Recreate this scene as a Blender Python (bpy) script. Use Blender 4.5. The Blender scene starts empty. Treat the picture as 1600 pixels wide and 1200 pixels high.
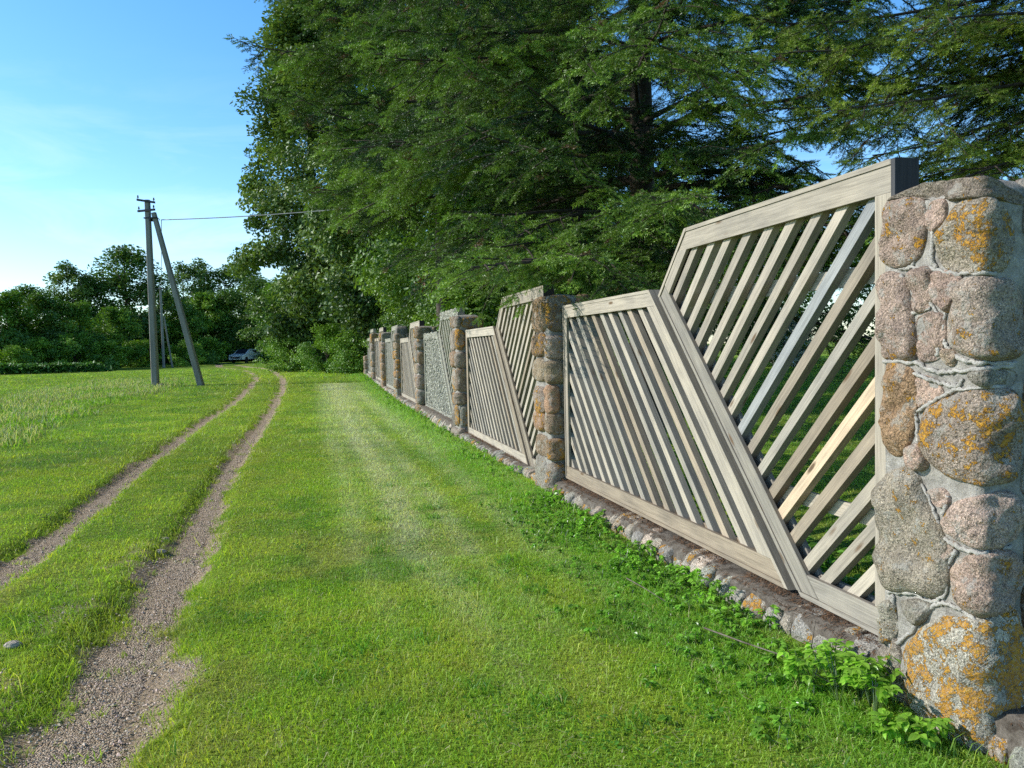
import bpy, math, random, time
import numpy as np
T0 = time.time()
rng = np.random.default_rng(7)
random.seed(7)
SC = bpy.context.scene
COL = SC.collection
PI = math.pi

# ------------------------------------------------------------------ helpers
def new_mesh(name, V, Fs, attrs=None, smooth=False):
    """V (n,3); Fs list of (m,k) index arrays; attrs {name:(type, array)} on points."""
    me = bpy.data.meshes.new(name)
    V = np.ascontiguousarray(V, dtype=np.float32)
    Fs = [np.asarray(f, dtype=np.int32) for f in Fs if len(f)]
    loops = np.concatenate([f.ravel() for f in Fs])
    counts = np.concatenate([np.full(len(f), f.shape[1], dtype=np.int32) for f in Fs])
    starts = np.concatenate([[0], np.cumsum(counts)[:-1]]).astype(np.int32)
    me.vertices.add(len(V)); me.vertices.foreach_set('co', V.ravel())
    me.loops.add(len(loops)); me.loops.foreach_set('vertex_index', loops)
    me.polygons.add(len(counts)); me.polygons.foreach_set('loop_start', starts)
    me.polygons.foreach_set('use_smooth', np.full(len(counts), bool(smooth)))
    me.update(calc_edges=True)
    for k, (ty, arr) in (attrs or {}).items():
        a = me.attributes.new(k, ty, 'POINT')
        arr = np.ascontiguousarray(arr, dtype=np.float32)
        if ty == 'FLOAT_COLOR':
            if arr.shape[1] == 3:
                arr = np.concatenate([arr, np.ones((len(arr), 1), np.float32)], 1)
            a.data.foreach_set('color', np.ascontiguousarray(arr).ravel())
        elif ty == 'FLOAT_VECTOR':
            a.data.foreach_set('vector', arr.ravel())
        else:
            a.data.foreach_set('value', arr.ravel())
    return me

def obj(name, me, mat=None, parent=None, loc=None):
    o = bpy.data.objects.new(name, me)
    COL.objects.link(o)
    if mat is not None and not me.materials:
        me.materials.append(mat)
    if parent is not None:
        o.parent = parent
    if loc is not None:
        o.location = loc
    return o

def tag(o, label=None, cat=None, group=None, kind=None):
    if label: o['label'] = label
    if cat: o['category'] = cat
    if group: o['group'] = group
    if kind: o['kind'] = kind
    return o

def thing(name, label, cat, loc=(0, 0, 0), rz=0.0, group=None):
    o = bpy.data.objects.new(name, None)
    o.empty_display_size = 0.2
    COL.objects.link(o)
    o.location = loc; o.rotation_euler = (0, 0, rz)
    return tag(o, label, cat, group)

def copy_thing(root, loc, rz, sc, label, group=None, name=None):
    r = root.copy(); COL.objects.link(r)
    r.location = loc; r.rotation_euler = (0, 0, rz); r.scale = sc if hasattr(sc, '__len__') else (sc, sc, sc)
    r['label'] = label
    if group: r['group'] = group
    for ch in list(root.children):
        c = ch.copy(); COL.objects.link(c); c.parent = r
        for g in list(ch.children):
            d = g.copy(); COL.objects.link(d); d.parent = c
    return r

class Geo:
    """collects pieces (verts, faces, attrs) into one mesh"""
    def __init__(s):
        s.V = []; s.F = {}; s.n = 0; s.A = {}
    def add(s, V, Fs, **attrs):
        V = np.asarray(V, float)
        for f in Fs:
            f = np.asarray(f, int)
            if len(f): s.F.setdefault(f.shape[1], []).append(f + s.n)
        s.V.append(V); s.n += len(V)
        for k, v in attrs.items():
            v = np.asarray(v, float)
            if v.ndim == 0: v = np.full(len(V), float(v))
            elif v.ndim == 1 and len(v) != len(V): v = np.tile(v, (len(V), 1))
            s.A.setdefault(k, []).append(v)
    def mesh(s, name, smooth=False):
        V = np.concatenate(s.V)
        Fs = [np.concatenate(x) for x in s.F.values()]
        at = {}
        for k, l in s.A.items():
            a = np.concatenate(l)
            ty = 'FLOAT' if a.ndim == 1 else ('FLOAT_VECTOR' if k in ('grain',) else 'FLOAT_COLOR')
            at[k] = (ty, a)
        return new_mesh(name, V, Fs, at, smooth)

def hash2(ix, iy, seed):
    h = (ix.astype(np.int64) * 374761393 + iy.astype(np.int64) * 668265263 + seed * 974711) & 0xffffffff
    h = ((h ^ (h >> 13)) * 1274126177) & 0xffffffff
    h = h ^ (h >> 16)
    return (h & 0xffffff) / float(0xffffff)

def vnoise(x, y, seed=0):
    x = np.asarray(x, float); y = np.asarray(y, float)
    ix = np.floor(x); iy = np.floor(y); fx = x - ix; fy = y - iy
    fx = fx * fx * (3 - 2 * fx); fy = fy * fy * (3 - 2 * fy)
    a = hash2(ix, iy, seed); b = hash2(ix + 1, iy, seed)
    c = hash2(ix, iy + 1, seed); d = hash2(ix + 1, iy + 1, seed)
    return (a * (1 - fx) + b * fx) * (1 - fy) + (c * (1 - fx) + d * fx) * fy

def fbm(x, y, s=1.0, o=3, seed=0):
    t = 0; amp = 1; tot = 0
    for i in range(o):
        t = t + amp * vnoise(np.asarray(x) * s, np.asarray(y) * s, seed + i * 17); tot += amp; amp *= .5; s *= 2.03
    return t / tot

def sstep(a, b, x):
    t = np.clip((x - a) / (b - a), 0, 1); return t * t * (3 - 2 * t)

def nrm(v):
    v = np.asarray(v, float); return v / (np.linalg.norm(v, axis=-1, keepdims=True) + 1e-9)

def tube(geo, pts, rad, sides=6, cap=True, **attrs):
    pts = np.asarray(pts, float); m = len(pts)
    rad = np.broadcast_to(np.asarray(rad, float), (m,))
    T = np.gradient(pts, axis=0); T = nrm(T)
    ref = np.array([0.31, 0.17, 0.93]) if abs(T[0, 2]) < .9 else np.array([1., 0.1, 0])
    N = nrm(np.cross(T, ref)); B = np.cross(T, N)
    an = np.linspace(0, 2 * PI, sides, endpoint=False)
    V = pts[:, None] + rad[:, None, None] * (np.cos(an)[None, :, None] * N[:, None] + np.sin(an)[None, :, None] * B[:, None])
    V = V.reshape(-1, 3)
    i = np.arange(m - 1)[:, None] * sides; j = np.arange(sides)[None]
    k = (j + 1) % sides
    F = np.stack([i + j, i + k, i + sides + k, i + sides + j], -1).reshape(-1, 4)
    Fs = [F]
    if cap:
        Fs.append(np.array([list(range(sides))[::-1], [(m - 1) * sides + q for q in range(sides)]]))
    geo.add(V, Fs, **attrs)

def box(geo, c, s, R=None, **attrs):
    c = np.asarray(c, float); h = np.asarray(s, float) / 2
    V = np.array([[x, y, z] for x in (-1, 1) for y in (-1, 1) for z in (-1, 1)]) * h
    if R is not None: V = V @ np.asarray(R).T
    F = [[0, 1, 3, 2], [4, 6, 7, 5], [0, 4, 5, 1], [2, 3, 7, 6], [0, 2, 6, 4], [1, 5, 7, 3]]
    geo.add(V + c, [F], **attrs)

# ------------------------------------------------------------------ materials
def mat(name):
    m = bpy.data.materials.new(name); m.use_nodes = True
    nt = m.node_tree; nt.nodes.clear()
    out = nt.nodes.new('ShaderNodeOutputMaterial')
    return m, nt, out

class NT:
    def __init__(s, nt): s.nt = nt
    def n(s, ty, ins=None, **props):
        nd = s.nt.nodes.new(ty)
        for k, v in props.items(): setattr(nd, k, v)
        for k, v in (ins or {}).items():
            if isinstance(v, bpy.types.NodeSocket): s.nt.links.new(v, nd.inputs[k])
            else: nd.inputs[k].default_value = v
        return nd
    def attr(s, name): return s.n('ShaderNodeAttribute', attribute_name=name)
    def noise(s, vec, scale, detail=4, rough=.55, dist=0.0):
        d = {'Scale': scale, 'Detail': detail, 'Roughness': rough, 'Distortion': dist}
        if vec is not None: d['Vector'] = vec
        return s.n('ShaderNodeTexNoise', d).outputs['Fac']
    def ramp(s, fac, stops):
        nd = s.n('ShaderNodeValToRGB', {'Fac': fac}); cr = nd.color_ramp
        while len(cr.elements) < len(stops): cr.elements.new(.5)
        for e, (p, c) in zip(cr.elements, stops):
            e.position = p; e.color = (c[0], c[1], c[2], 1) if hasattr(c, '__len__') else (c, c, c, 1)
        return nd.outputs['Color']
    def mix(s, fac, a, b, blend='MIX'):
        nd = s.n('ShaderNodeMix', data_type='RGBA', blend_type=blend)
        for idx, v in ((0, fac), (6, a), (7, b)):
            if isinstance(v, bpy.types.NodeSocket): s.nt.links.new(v, nd.inputs[idx])
            elif idx == 0: nd.inputs[0].default_value = v
            else: nd.inputs[idx].default_value = (v[0], v[1], v[2], 1)
        return nd.outputs[2]
    def math(s, op, a, b=0.0, c=None):
        nd = s.n('ShaderNodeMath', operation=op)
        for i, v in enumerate((a, b, c)):
            if v is None: continue
            if isinstance(v, bpy.types.NodeSocket): s.nt.links.new(v, nd.inputs[i])
            else: nd.inputs[i].default_value = v
        return nd.outputs[0]
    def bump(s, h, strength, dist=.01):
        return s.n('ShaderNodeBump', {'Height': h, 'Strength': strength, 'Distance': dist}).outputs[0]
    def bsdf(s, out, col, rough=.8, normal=None, spec=.3):
        d = {'Base Color': col, 'Roughness': rough, 'Specular IOR Level': spec}
        if normal is not None: d['Normal'] = normal
        b = s.n('ShaderNodeBsdfPrincipled', d)
        s.nt.links.new(b.outputs[0], out.inputs[0]); return b

def leaf_mat(name, transl=.35, gloss=.06, grough=.4, tint=(1, 1, 1)):
    m, nt, out = mat(name); t = NT(nt)
    c = t.attr('col').outputs['Color']
    c = t.mix(1.0, c, tint, 'MULTIPLY')
    tc = t.mix(1.0, c, (1.25, 1.3, .55), 'MULTIPLY')
    d = t.n('ShaderNodeBsdfDiffuse', {'Color': c}); tr = t.n('ShaderNodeBsdfTranslucent', {'Color': tc})
    g = t.n('ShaderNodeBsdfGlossy', {'Color': (.9, .95, 1, 1), 'Roughness': grough})
    a = t.n('ShaderNodeMixShader', {0: transl, 1: d.outputs[0], 2: tr.outputs[0]})
    b = t.n('ShaderNodeMixShader', {0: gloss, 1: a.outputs[0], 2: g.outputs[0]})
    nt.links.new(b.outputs[0], out.inputs[0])
    return m

M_GRASS = leaf_mat('grass_blades', .45, .03, .5)
M_LEAF = leaf_mat('broad_leaves', .27, .04, .45)
M_NEEDLE = leaf_mat('fir_needles', .16, .04, .45)
M_WEED = leaf_mat('weed_leaves', .4, .06, .35)

def bark_mat(name, c0, c1, scale=6):
    m, nt, out = mat(name); t = NT(nt)
    p = t.n('ShaderNodeTexCoord').outputs['Object']
    mp = t.n('ShaderNodeMapping', {'Vector': p, 'Scale': (1, 1, .25)}).outputs[0]
    f = t.noise(mp, scale, 6, .65)
    f2 = t.noise(p, scale * 9, 3, .6)
    c = t.ramp(f, [(.3, c0), (.7, c1)])
    c = t.mix(t.math('MULTIPLY', f2, .5), c, (.25, .25, .2), 'MULTIPLY')
    t.bsdf(out, c, .9, t.bump(f, .8, .03))
    return m
M_BARK = bark_mat('tree_bark', (.025, .02, .016), (.11, .09, .072))
M_TWIG = bark_mat('dead_twig', (.12, .1, .08), (.28, .25, .21), 20)

def wood_mat(name, lichen=0.0):
    m, nt, out = mat(name); t = NT(nt)
    gr = t.attr('grain').outputs['Vector']
    bc = t.attr('col').outputs['Color']
    mp = t.n('ShaderNodeMapping', {'Vector': gr, 'Scale': (1.6, 34, 34)}).outputs[0]
    g1 = t.noise(mp, 1.6, 5, .6, .6)
    mp2 = t.n('ShaderNodeMapping', {'Vector': gr, 'Scale': (5, 160, 160)}).outputs[0]
    g2 = t.noise(mp2, 1.0, 3, .6)
    blot = t.noise(gr, 3.0, 4, .6)
    c = t.mix(1.0, bc, t.ramp(g1, [(.28, .7), (.5, .97), (.72, 1.1)]), 'MULTIPLY')
    c = t.mix(.8, c, t.ramp(g2, [(.3, .72), (.6, 1.05)]), 'MULTIPLY')
    c = t.mix(.7, c, t.ramp(blot, [(.3, (.72, .72, .74)), (.6, (1.05, 1.02, .98))]), 'MULTIPLY')
    # knots
    vor = t.n('ShaderNodeTexVoronoi', {'Vector': t.n('ShaderNodeMapping', {'Vector': gr, 'Scale': (2.2, 9, 9)}).outputs[0], 'Scale': 1.0}).outputs['Distance']
    c = t.mix(t.ramp(vor, [(.07, 1.0), (.14, 0.0)]), c, (.16, .11, .07))
    h = t.math('ADD', t.math('MULTIPLY', g1, .6), t.math('MULTIPLY', g2, .5))
    nm = t.bump(h, .35, .004)
    if lichen:
        p = t.n('ShaderNodeTexCoord').outputs['Object']
        l1 = t.noise(p, 26, 6, .7)
        l2 = t.noise(p, 90, 3, .6)
        msk = t.ramp(l1, [(.5 - lichen * .25, 0.0), (.56 - lichen * .2, 1.0)])
        lc = t.ramp(l2, [(.3, (.15, .155, .12)), (.55, (.40, .40, .34)), (.75, (.56, .56, .49))])
        c = t.mix(msk, c, lc)
        nm = t.bump(t.math('MULTIPLY', l1, 1.0), 1.0, .03)
    t.bsdf(out, c, .85, nm, .2)
    return m
M_WOOD = wood_mat('weathered_wood')
M_WOODL = wood_mat('lichened_wood', 1.0)
M_WOODM = wood_mat('half_lichened_wood', .45)

def stone_mat():
    m, nt, out = mat('granite_fieldstone'); t = NT(nt)
    p = t.n('ShaderNodeTexCoord').outputs['Object']
    tint = t.attr('col').outputs['Color']; li = t.attr('lich').outputs['Fac']
    ns = t.noise(p, 130, 3, .7); nm_ = t.noise(p, 9, 5, .6); nb = t.noise(p, 34, 5, .65)
    vo = t.n('ShaderNodeTexVoronoi', {'Vector': p, 'Scale': 210.0})
    cell = t.n('ShaderNodeSeparateColor', {0: vo.outputs['Color']}).outputs[0]
    c = t.mix(1.0, tint, t.ramp(ns, [(.32, .42), (.5, .95), (.68, 1.45)]), 'MULTIPLY')
    c = t.mix(.8, c, t.ramp(cell, [(.0, .45), (.22, .9), (.75, 1.0), (.95, 1.45)]), 'MULTIPLY')
    c = t.mix(.85, c, t.ramp(nm_, [(.3, (.62, .6, .6)), (.55, (1.02, 1, .98)), (.75, (1.25, 1.2, 1.15))]), 'MULTIPLY')
    # pale grey crust
    gl = t.noise(p, 14, 6, .7)
    c = t.mix(t.math('MULTIPLY', t.ramp(gl, [(.54, 0.0), (.60, 1.0)]), .55), c, (.42, .42, .38))
    # black specks / moss
    c = t.mix(t.math('MULTIPLY', t.ramp(t.noise(p, 46, 5, .7), [(.33, 1.0), (.41, 0.0)]), .75), c, (.045, .04, .032))
    # orange lichen
    big = t.noise(p, 5.0, 2, .5); ol = t.noise(p, 21, 5, .62); fine = t.noise(p, 120, 3, .7)
    v = t.math('ADD', t.math('ADD', t.math('MULTIPLY', big, .55), t.math('MULTIPLY', ol, 1.1)), t.math('MULTIPLY', fine, .55))
    thr = t.math('SUBTRACT', 1.46, t.math('MULTIPLY', li, .42))
    om = t.n('ShaderNodeMapRange', {'Value': t.math('SUBTRACT', v, thr), 'From Min': -.015, 'From Max': .035}).outputs[0]
    oc = t.ramp(t.noise(p, 60, 4, .6), [(.3, (.36, .16, .015)), (.55, (.58, .29, .03)), (.75, (.62, .42, .10))])
    c = t.mix(t.math('MULTIPLY', om, t.ramp(fine, [(.36, .35), (.55, 1.0)])), c, oc)
    h = t.math('ADD', t.math('ADD', t.math('MULTIPLY', nb, 1.0), t.math('MULTIPLY', ns, .25)), t.math('MULTIPLY', om, .25))
    t.bsdf(out, c, .88, t.bump(h, 1.0, .03), .25)
    return m
M_STONE = stone_mat()

def mortar_mat(name, c0, c1):
    m, nt, out = mat(name); t = NT(nt)
    p = t.n('ShaderNodeTexCoord').outputs['Object']
    a = t.noise(p, 18, 6, .65); b = t.noise(p, 140, 3, .6)
    c = t.ramp(a, [(.3, c0), (.65, c1)])
    c = t.mix(.7, c, t.ramp(b, [(.3, .6), (.65, 1.15)]), 'MULTIPLY')
    t.bsdf(out, c, .95, t.bump(t.math('ADD', a, t.math('MULTIPLY', b, .4)), .9, .015), .15)
    return m
M_MORTAR = mortar_mat('grey_mortar', (.20, .19, .17), (.42, .405, .37))
M_EARTH = mortar_mat('dirty_mortar', (.06, .05, .04), (.20, .18, .155))
M_BEAD = mortar_mat('pale_mortar', (.32, .31, .285), (.52, .505, .47))

def plain(name, col, rough=.7, bumpy=0, metal=0.0):
    m, nt, out = mat(name); t = NT(nt)
    p = t.n('ShaderNodeTexCoord').outputs['Object']
    a = t.noise(p, 7, 5, .6)
    c = t.mix(1.0, col, t.ramp(a, [(.3, .75), (.7, 1.15)]), 'MULTIPLY')
    b = t.bsdf(out, c, rough, t.bump(a, .3, .01) if bumpy else None)
    b.inputs['Metallic'].default_value = metal
    return m
M_POLE = bark_mat('pole_concrete', (.24, .235, .225), (.40, .385, .36), 3)
M_METAL = plain('dark_steel', (.06, .06, .065), .5, 0, .6)
M_CERAM = plain('insulator_glaze', (.10, .09, .09), .3)
M_WIRE = plain('cable_sheath', (.30, .31, .33), .4)
M_CARP = plain('white_car_paint', (.9, .9, .88), .35)
M_CARG = plain('dark_glass', (.01, .012, .015), .1)
M_RUBBER = plain('tyre_rubber', (.015, .015, .015), .8)
M_LAMP = plain('headlamp_lens', (.6, .6, .58), .15)
M_LITTER = None

# ------------------------------------------------------------------ camera
pitch, roll = math.radians(2.72), math.radians(1.3)
CAM = np.array([0, 0, 1.5])
Fw = np.array([0, math.cos(pitch), -math.sin(pitch)])
R0 = np.array([1., 0, 0]); U0 = np.array([0, math.sin(pitch), math.cos(pitch)])
Rt = R0 * math.cos(roll) - U0 * math.sin(roll); Up = U0 * math.cos(roll) + R0 * math.sin(roll)
from mathutils import Matrix, Vector
cd = bpy.data.cameras.new('camera'); cam = bpy.data.objects.new('camera', cd); COL.objects.link(cam)
cam.matrix_world = Matrix(((Rt[0], Up[0], -Fw[0], CAM[0]), (Rt[1], Up[1], -Fw[1], CAM[1]), (Rt[2], Up[2], -Fw[2], CAM[2]), (0, 0, 0, 1)))
cd.sensor_width = 36; cd.lens = 27.0; cd.clip_end = 3000; cd.clip_start = .05
SC.camera = cam

# ------------------------------------------------------------------ light
SUN_EL, SUN_DIR = math.radians(31), nrm(np.array([-1.0, .02]))
w = bpy.data.worlds.new('World'); SC.world = w; w.use_nodes = True
wt = NT(w.node_tree); w.node_tree.nodes.clear()
wo = w.node_tree.nodes.new('ShaderNodeOutputWorld')
sky = wt.n('ShaderNodeTexSky', sky_type='NISHITA')
sky.sun_disc = False; sky.sun_elevation = SUN_EL
sky.sun_rotation = math.atan2(SUN_DIR[0], SUN_DIR[1]); sky.altitude = 50; sky.air_density = 1.0; sky.dust_density = .35; sky.ozone_density = 2.4
hs = wt.n('ShaderNodeHueSaturation', {'Color': sky.outputs[0], 'Saturation': 1.3, 'Value': 1.95})
gen = wt.n('ShaderNodeTexCoord').outputs['Generated']
mp = wt.n('ShaderNodeMapping', {'Vector': gen, 'Scale': (2.2, 2.2, 9.0)}).outputs[0]
cl = wt.noise(mp, 1.7, 6, .62, .8)
sx = wt.n('ShaderNodeSeparateXYZ', {0: gen})
low = wt.ramp(sx.outputs[2], [(.0, .7), (.14, .8), (.34, .0)])
cf = wt.math('MULTIPLY', wt.math('MULTIPLY', wt.ramp(cl, [(.44, 0.0), (.76, 1.0)]), low), .5)
zen = wt.ramp(sx.outputs[2], [(.0, (.74, .80, .87)), (.16, (.92, .94, .97)), (.42, 1.0), (.64, .13)])
skc = wt.mix(1.0, wt.mix(cf, hs.outputs[0], (9.0, 10.2, 11.0)), zen, 'MULTIPLY')
bg = wt.n('ShaderNodeBackground', {'Color': skc, 'Strength': .14})
w.node_tree.links.new(bg.outputs[0], wo.inputs[0])
sd = bpy.data.lights.new('sun', 'SUN'); sun = bpy.data.objects.new('sun', sd); COL.objects.link(sun)
sd.energy = 5.0; sd.angle = math.radians(.53); sd.color = (1.0, .94, .84)
tos = np.array([SUN_DIR[0] * math.cos(SUN_EL), SUN_DIR[1] * math.cos(SUN_EL), math.sin(SUN_EL)])
sun.rotation_euler = Vector(tos).to_track_quat('Z', 'Y').to_euler(); sun.location = (-20, 0, 20)
SC.view_settings.view_transform = 'Standard'; SC.view_settings.look = 'None'; SC.view_settings.exposure = 0; SC.view_settings.gamma = 1
SC.render.engine = 'CYCLES'; SC.cycles.max_bounces = 6; SC.cycles.transparent_max_bounces = 4
SC.cycles.diffuse_bounces = 3; SC.cycles.glossy_bounces = 2; SC.cycles.transmission_bounces = 3
SC.cycles.use_denoising = False; SC.cycles.sample_clamp_indirect = 6

# ------------------------------------------------------------------ terrain fields
FA = np.array([1.53, 3.18]); FD = np.array([-.24435, .96969]); FN = np.array([-.96969, -.24435])   # fence line, outward to the track
RUT_R = np.array([(-.55, -6), (-.95, -1), (-1.35, 1.2), (-1.75, 2.99), (-2.17, 4.4), (-2.55, 5.86), (-3.0, 7.4), (-3.54, 9.24), (-4.47, 12.76), (-5.59, 17.24), (-7.74, 25.37), (-9.91, 33.3), (-13.2, 43.1), (-17.6, 55.1), (-24, 68), (-30, 86)])
RUT_L = np.array([(-2.4, -6), (-2.75, -1), (-3.1, 2.0), (-3.4, 4.0), (-3.72, 5.58), (-4.07, 6.94), (-4.49, 8.3), (-5.07, 10.26), (-5.65, 12.47), (-6.55, 15.64), (-7.86, 20.73), (-9.79, 28.2), (-12.2, 36.5), (-15.6, 46), (-19.5, 55), (-26, 68), (-32, 86)])
PALE = np.array([(-7.28, 31.2), (-5.2, 23), (-3.66, 16.8), (-2.11, 11.1), (-1.26, 7.9), (-.75, 5.7), (-.5, 5.0), (-.1, 3.8), (.25, 2.4), (.5, 0)])
PALE2 = np.array([(-5.4, 27), (-3.3, 19.5), (-1.9, 14.5), (-.95, 11.2)])

def pl_dist(x, y, P):
    x = np.asarray(x, float); y = np.asarray(y, float)
    best = np.full(x.shape, 1e9)
    for a, b in zip(P[:-1], P[1:]):
        d = b - a; L2 = d @ d
        t = np.clip(((x - a[0]) * d[0] + (y - a[1]) * d[1]) / L2, 0, 1)
        best = np.minimum(best, (x - a[0] - t * d[0]) ** 2 + (y - a[1] - t * d[1]) ** 2)
    return np.sqrt(best)

def smooth_line(P, step):
    P = np.asarray(P, float)
    out = []
    Q = np.vstack([2 * P[0] - P[1], P, 2 * P[-1] - P[-2]])
    for i in range(1, len(Q) - 2):
        p0, p1, p2, p3 = Q[i - 1:i + 3]
        n = max(2, int(np.linalg.norm(p2 - p1) / step))
        t = np.linspace(0, 1, n, endpoint=False)[:, None]
        out.append(.5 * ((2 * p1) + (-p0 + p2) * t + (2 * p0 - 5 * p1 + 4 * p2 - p3) * t ** 2 + (-p0 + 3 * p1 - 3 * p2 + p3) * t ** 3))
    out.append(P[-1:])
    return np.concatenate(out)
RR = smooth_line(RUT_R, .8); RL = smooth_line(RUT_L, .8)

def rut_half(y, right):
    y = np.asarray(y, float)
    return np.interp(y, [0, 3, 4.4, 7.4, 13, 25, 60], [.30, .26, .19, .135, .115, .11, .15]) if right else np.interp(y, [0, 6, 10, 20, 60], [.15, .14, .12, .10, .14])

def fence_uw(x, y):
    return (x - FA[0]) * FD[0] + (y - FA[1]) * FD[1], (x - FA[0]) * FN[0] + (y - FA[1]) * FN[1]

def ground_z(x, y, fine=True):
    x = np.asarray(x, float); y = np.asarray(y, float)
    z = np.interp(y, [-10, 0, 22, 37, 90, 600], [0, 0, 0, .3, .55, .55])
    if fine:
        z = z + (fbm(x, y, .45, 3, 3) - .5) * .05
        dr = pl_dist(x, y, RR); dl = pl_dist(x, y, RL)
        z = z - .075 * (1 - sstep(.6, 2.0, dr / rut_half(y, True))) - .075 * (1 - sstep(.6, 2.0, dl / rut_half(y, False)))
        u, wv = fence_uw(x, y)
        z = z + .02 * np.exp(-((wv - .15) / .35) ** 2) * sstep(-3, -1, u) * (1 - sstep(36, 38, u))
    return z

def bare_field(x, y):
    """0 = thick turf, 1 = no grass"""
    dr = pl_dist(x, y, RR) / rut_half(y, True); dl = pl_dist(x, y, RL) / rut_half(y, False)
    e = (fbm(x, y, 3.0, 4, 11) - .5) * 2.6
    b = np.maximum(1 - sstep(.5, 1.75, dr + e), 1 - sstep(.5, 1.75, dl + e))
    # gravelly patches beside and between the ruts close by
    mid = np.exp(-((dr - 2.2) / 1.4) ** 2) * sstep(10, 5, y) * (x < np.interp(y, RR[:, 1], RR[:, 0]))
    p = sstep(.55, .70, fbm(x, y, 1.8, 3, 23) + .06 * mid) * mid
    return np.clip(np.maximum(b, p * .5), 0, 1)

def dry_field(x, y):
    """pale strips left by the mower"""
    d1 = pl_dist(x, y, PALE); s = 0
    for off, wd, k in ((0, .11, .95), (.36, .06, .55), (.85, .08, .5), (-.42, .06, .4), (1.3, .06, .3)):
        P = PALE + np.array([off, off * .25]); s = s + k * np.exp(-(pl_dist(x, y, P) / (wd * 1.2 + .006 * np.clip(y, 0, 40))) ** 2)
    s = s * sstep(2.5, 7.5, y) + np.exp(-(pl_dist(x, y, PALE2) / .22) ** 2) * .6
    return np.clip(s * (.35 + 1.6 * fbm(x, y, 4.2, 3, 31)), 0, 1)

def meadow_field(x, y):
    """band of tall unmown grass running across the field to the pole"""
    x = np.asarray(x, float); y = np.asarray(y, float)
    j = (fbm(x, y, .6, 2, 5) - .5) * 1.8
    near = np.interp(y, [8, 12.5, 16, 21.8, 28, 32, 40], [-7.6, -8.4, -9.6, -11.7, -13.0, -13.6, -15.5])
    far = np.interp(y, [8, 20, 27.4, 33, 40], [-12.5, -16.2, -18.3, -20.1, -22.2])
    return sstep(-.3, .7, near - x + j) * sstep(-.2, 1.6, x - far + j) * (1 - sstep(33, 41, y)) * sstep(9, 11, y)
# ------------------------------------------------------------------ ground
def grass_colour(x, y, seed=0):
    """albedo of the lawn at a place"""
    n1 = fbm(x, y, .9, 3, 41); n2 = fbm(x, y, 3.3, 3, 42); n3 = fbm(x, y, .18, 2, 43)
    g = np.array([.275, .455, .045]); dk = np.array([.16, .325, .035]); ye = np.array([.41, .50, .075]); dry = np.array([.64, .72, .44]); br = np.array([.36, .29, .14])
    t1 = sstep(.38, .62, n1)[..., None]; t2 = sstep(.45, .7, n2)[..., None]
    c = dk * (1 - t1) + g * t1
    c = c * (1 - .55 * t2) + ye * .55 * t2
    c = c * (.80 + .42 * n3[..., None])
    # yellower turf next to the ruts
    dr = np.minimum(pl_dist(x, y, RR), pl_dist(x, y, RL))
    yl = (np.exp(-(dr / .7) ** 2) * .45)[..., None]
    c = c * (1 - yl) + np.array([.33, .42, .05]) * yl
    d = dry_field(x, y)[..., None] * .8
    c = c * (1 - d) + dry * d
    b = (sstep(.54, .70, fbm(x, y, 1.5, 4, 47)) * sstep(9, 3.5, y) * .3)[..., None]
    c = c * (1 - b) + br * b
    u, wv = fence_uw(x, y)
    lush = (np.exp(-((wv - .35) / .45) ** 2) * .7)[..., None]
    c = c * (1 - lush) + np.array([.20, .46, .04]) * lush
    m = meadow_field(x, y)[..., None]
    mc = np.array([.24, .42, .06]) * (1 - sstep(.4, .65, fbm(x, y, .5, 3, 51)))[..., None] + np.array([.42, .50, .18]) * sstep(.4, .65, fbm(x, y, .5, 3, 51))[..., None]
    c = c * (1 - .8 * m) + mc * .8 * m
    return c

rings = np.concatenate([[.25], np.geomspace(.5, 60, 330), np.geomspace(62, 900, 60)])
ang = np.unique(np.concatenate([np.radians(np.arange(-62, 62.01, .42)), np.radians(np.arange(-180, -62, 4)), np.radians(np.arange(66, 180, 4))]))
gr_, ga_ = np.meshgrid(rings, ang, indexing='ij')
gx = (gr_ * np.sin(ga_)).ravel(); gy = (gr_ * np.cos(ga_)).ravel()
gzv = ground_z(gx, gy)
na = len(ang); nr = len(rings)
i = np.arange(nr - 1)[:, None] * na; j = np.arange(na)[None]; k = (j + 1) % na
GF = np.stack([i + j, i + k, i + na + k, i + na + j], -1).reshape(-1, 4)
GF = GF[:, ::-1]
gcol = grass_colour(gx, gy)
me = new_mesh('ground', np.stack([gx, gy, gzv], 1), [GF],
              {'col': ('FLOAT_COLOR', gcol), 'bare': ('FLOAT', bare_field(gx, gy))}, True)
m, nt, out = mat('turf_soil'); t = NT(nt)
p = t.n('ShaderNodeTexCoord').outputs['Object']
c = t.attr('col').outputs['Color']; ba = t.attr('bare').outputs['Fac']
n1 = t.noise(p, 55, 5, .7); n2 = t.noise(p, 9, 4, .6); n3 = t.noise(p, 2.2, 4, .6)
turf = t.mix(1.0, c, t.ramp(n1, [(.3, .35), (.5, .8), (.72, 1.35)]), 'MULTIPLY')
turf = t.mix(.6, turf, t.ramp(n2, [(.3, (.6, .65, .6)), (.65, (1.15, 1.1, 1.0))]), 'MULTIPLY')
turf = t.mix(t.math('MULTIPLY', t.ramp(n3, [(.5, 0.), (.7, 1.)]), .25), turf, (.17, .15, .07))
soil = t.ramp(t.noise(p, 70, 5, .7), [(.3, (.22, .165, .10)), (.5, (.50, .40, .28)), (.7, (.68, .57, .44))])
bm = t.n('ShaderNodeMapRange', {'Value': t.math('ADD', ba, t.math('MULTIPLY', t.math('SUBTRACT', n2, .5), .8)), 'From Min': .3, 'From Max': .6}).outputs[0]
c2 = t.mix(bm, turf, soil)
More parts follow.
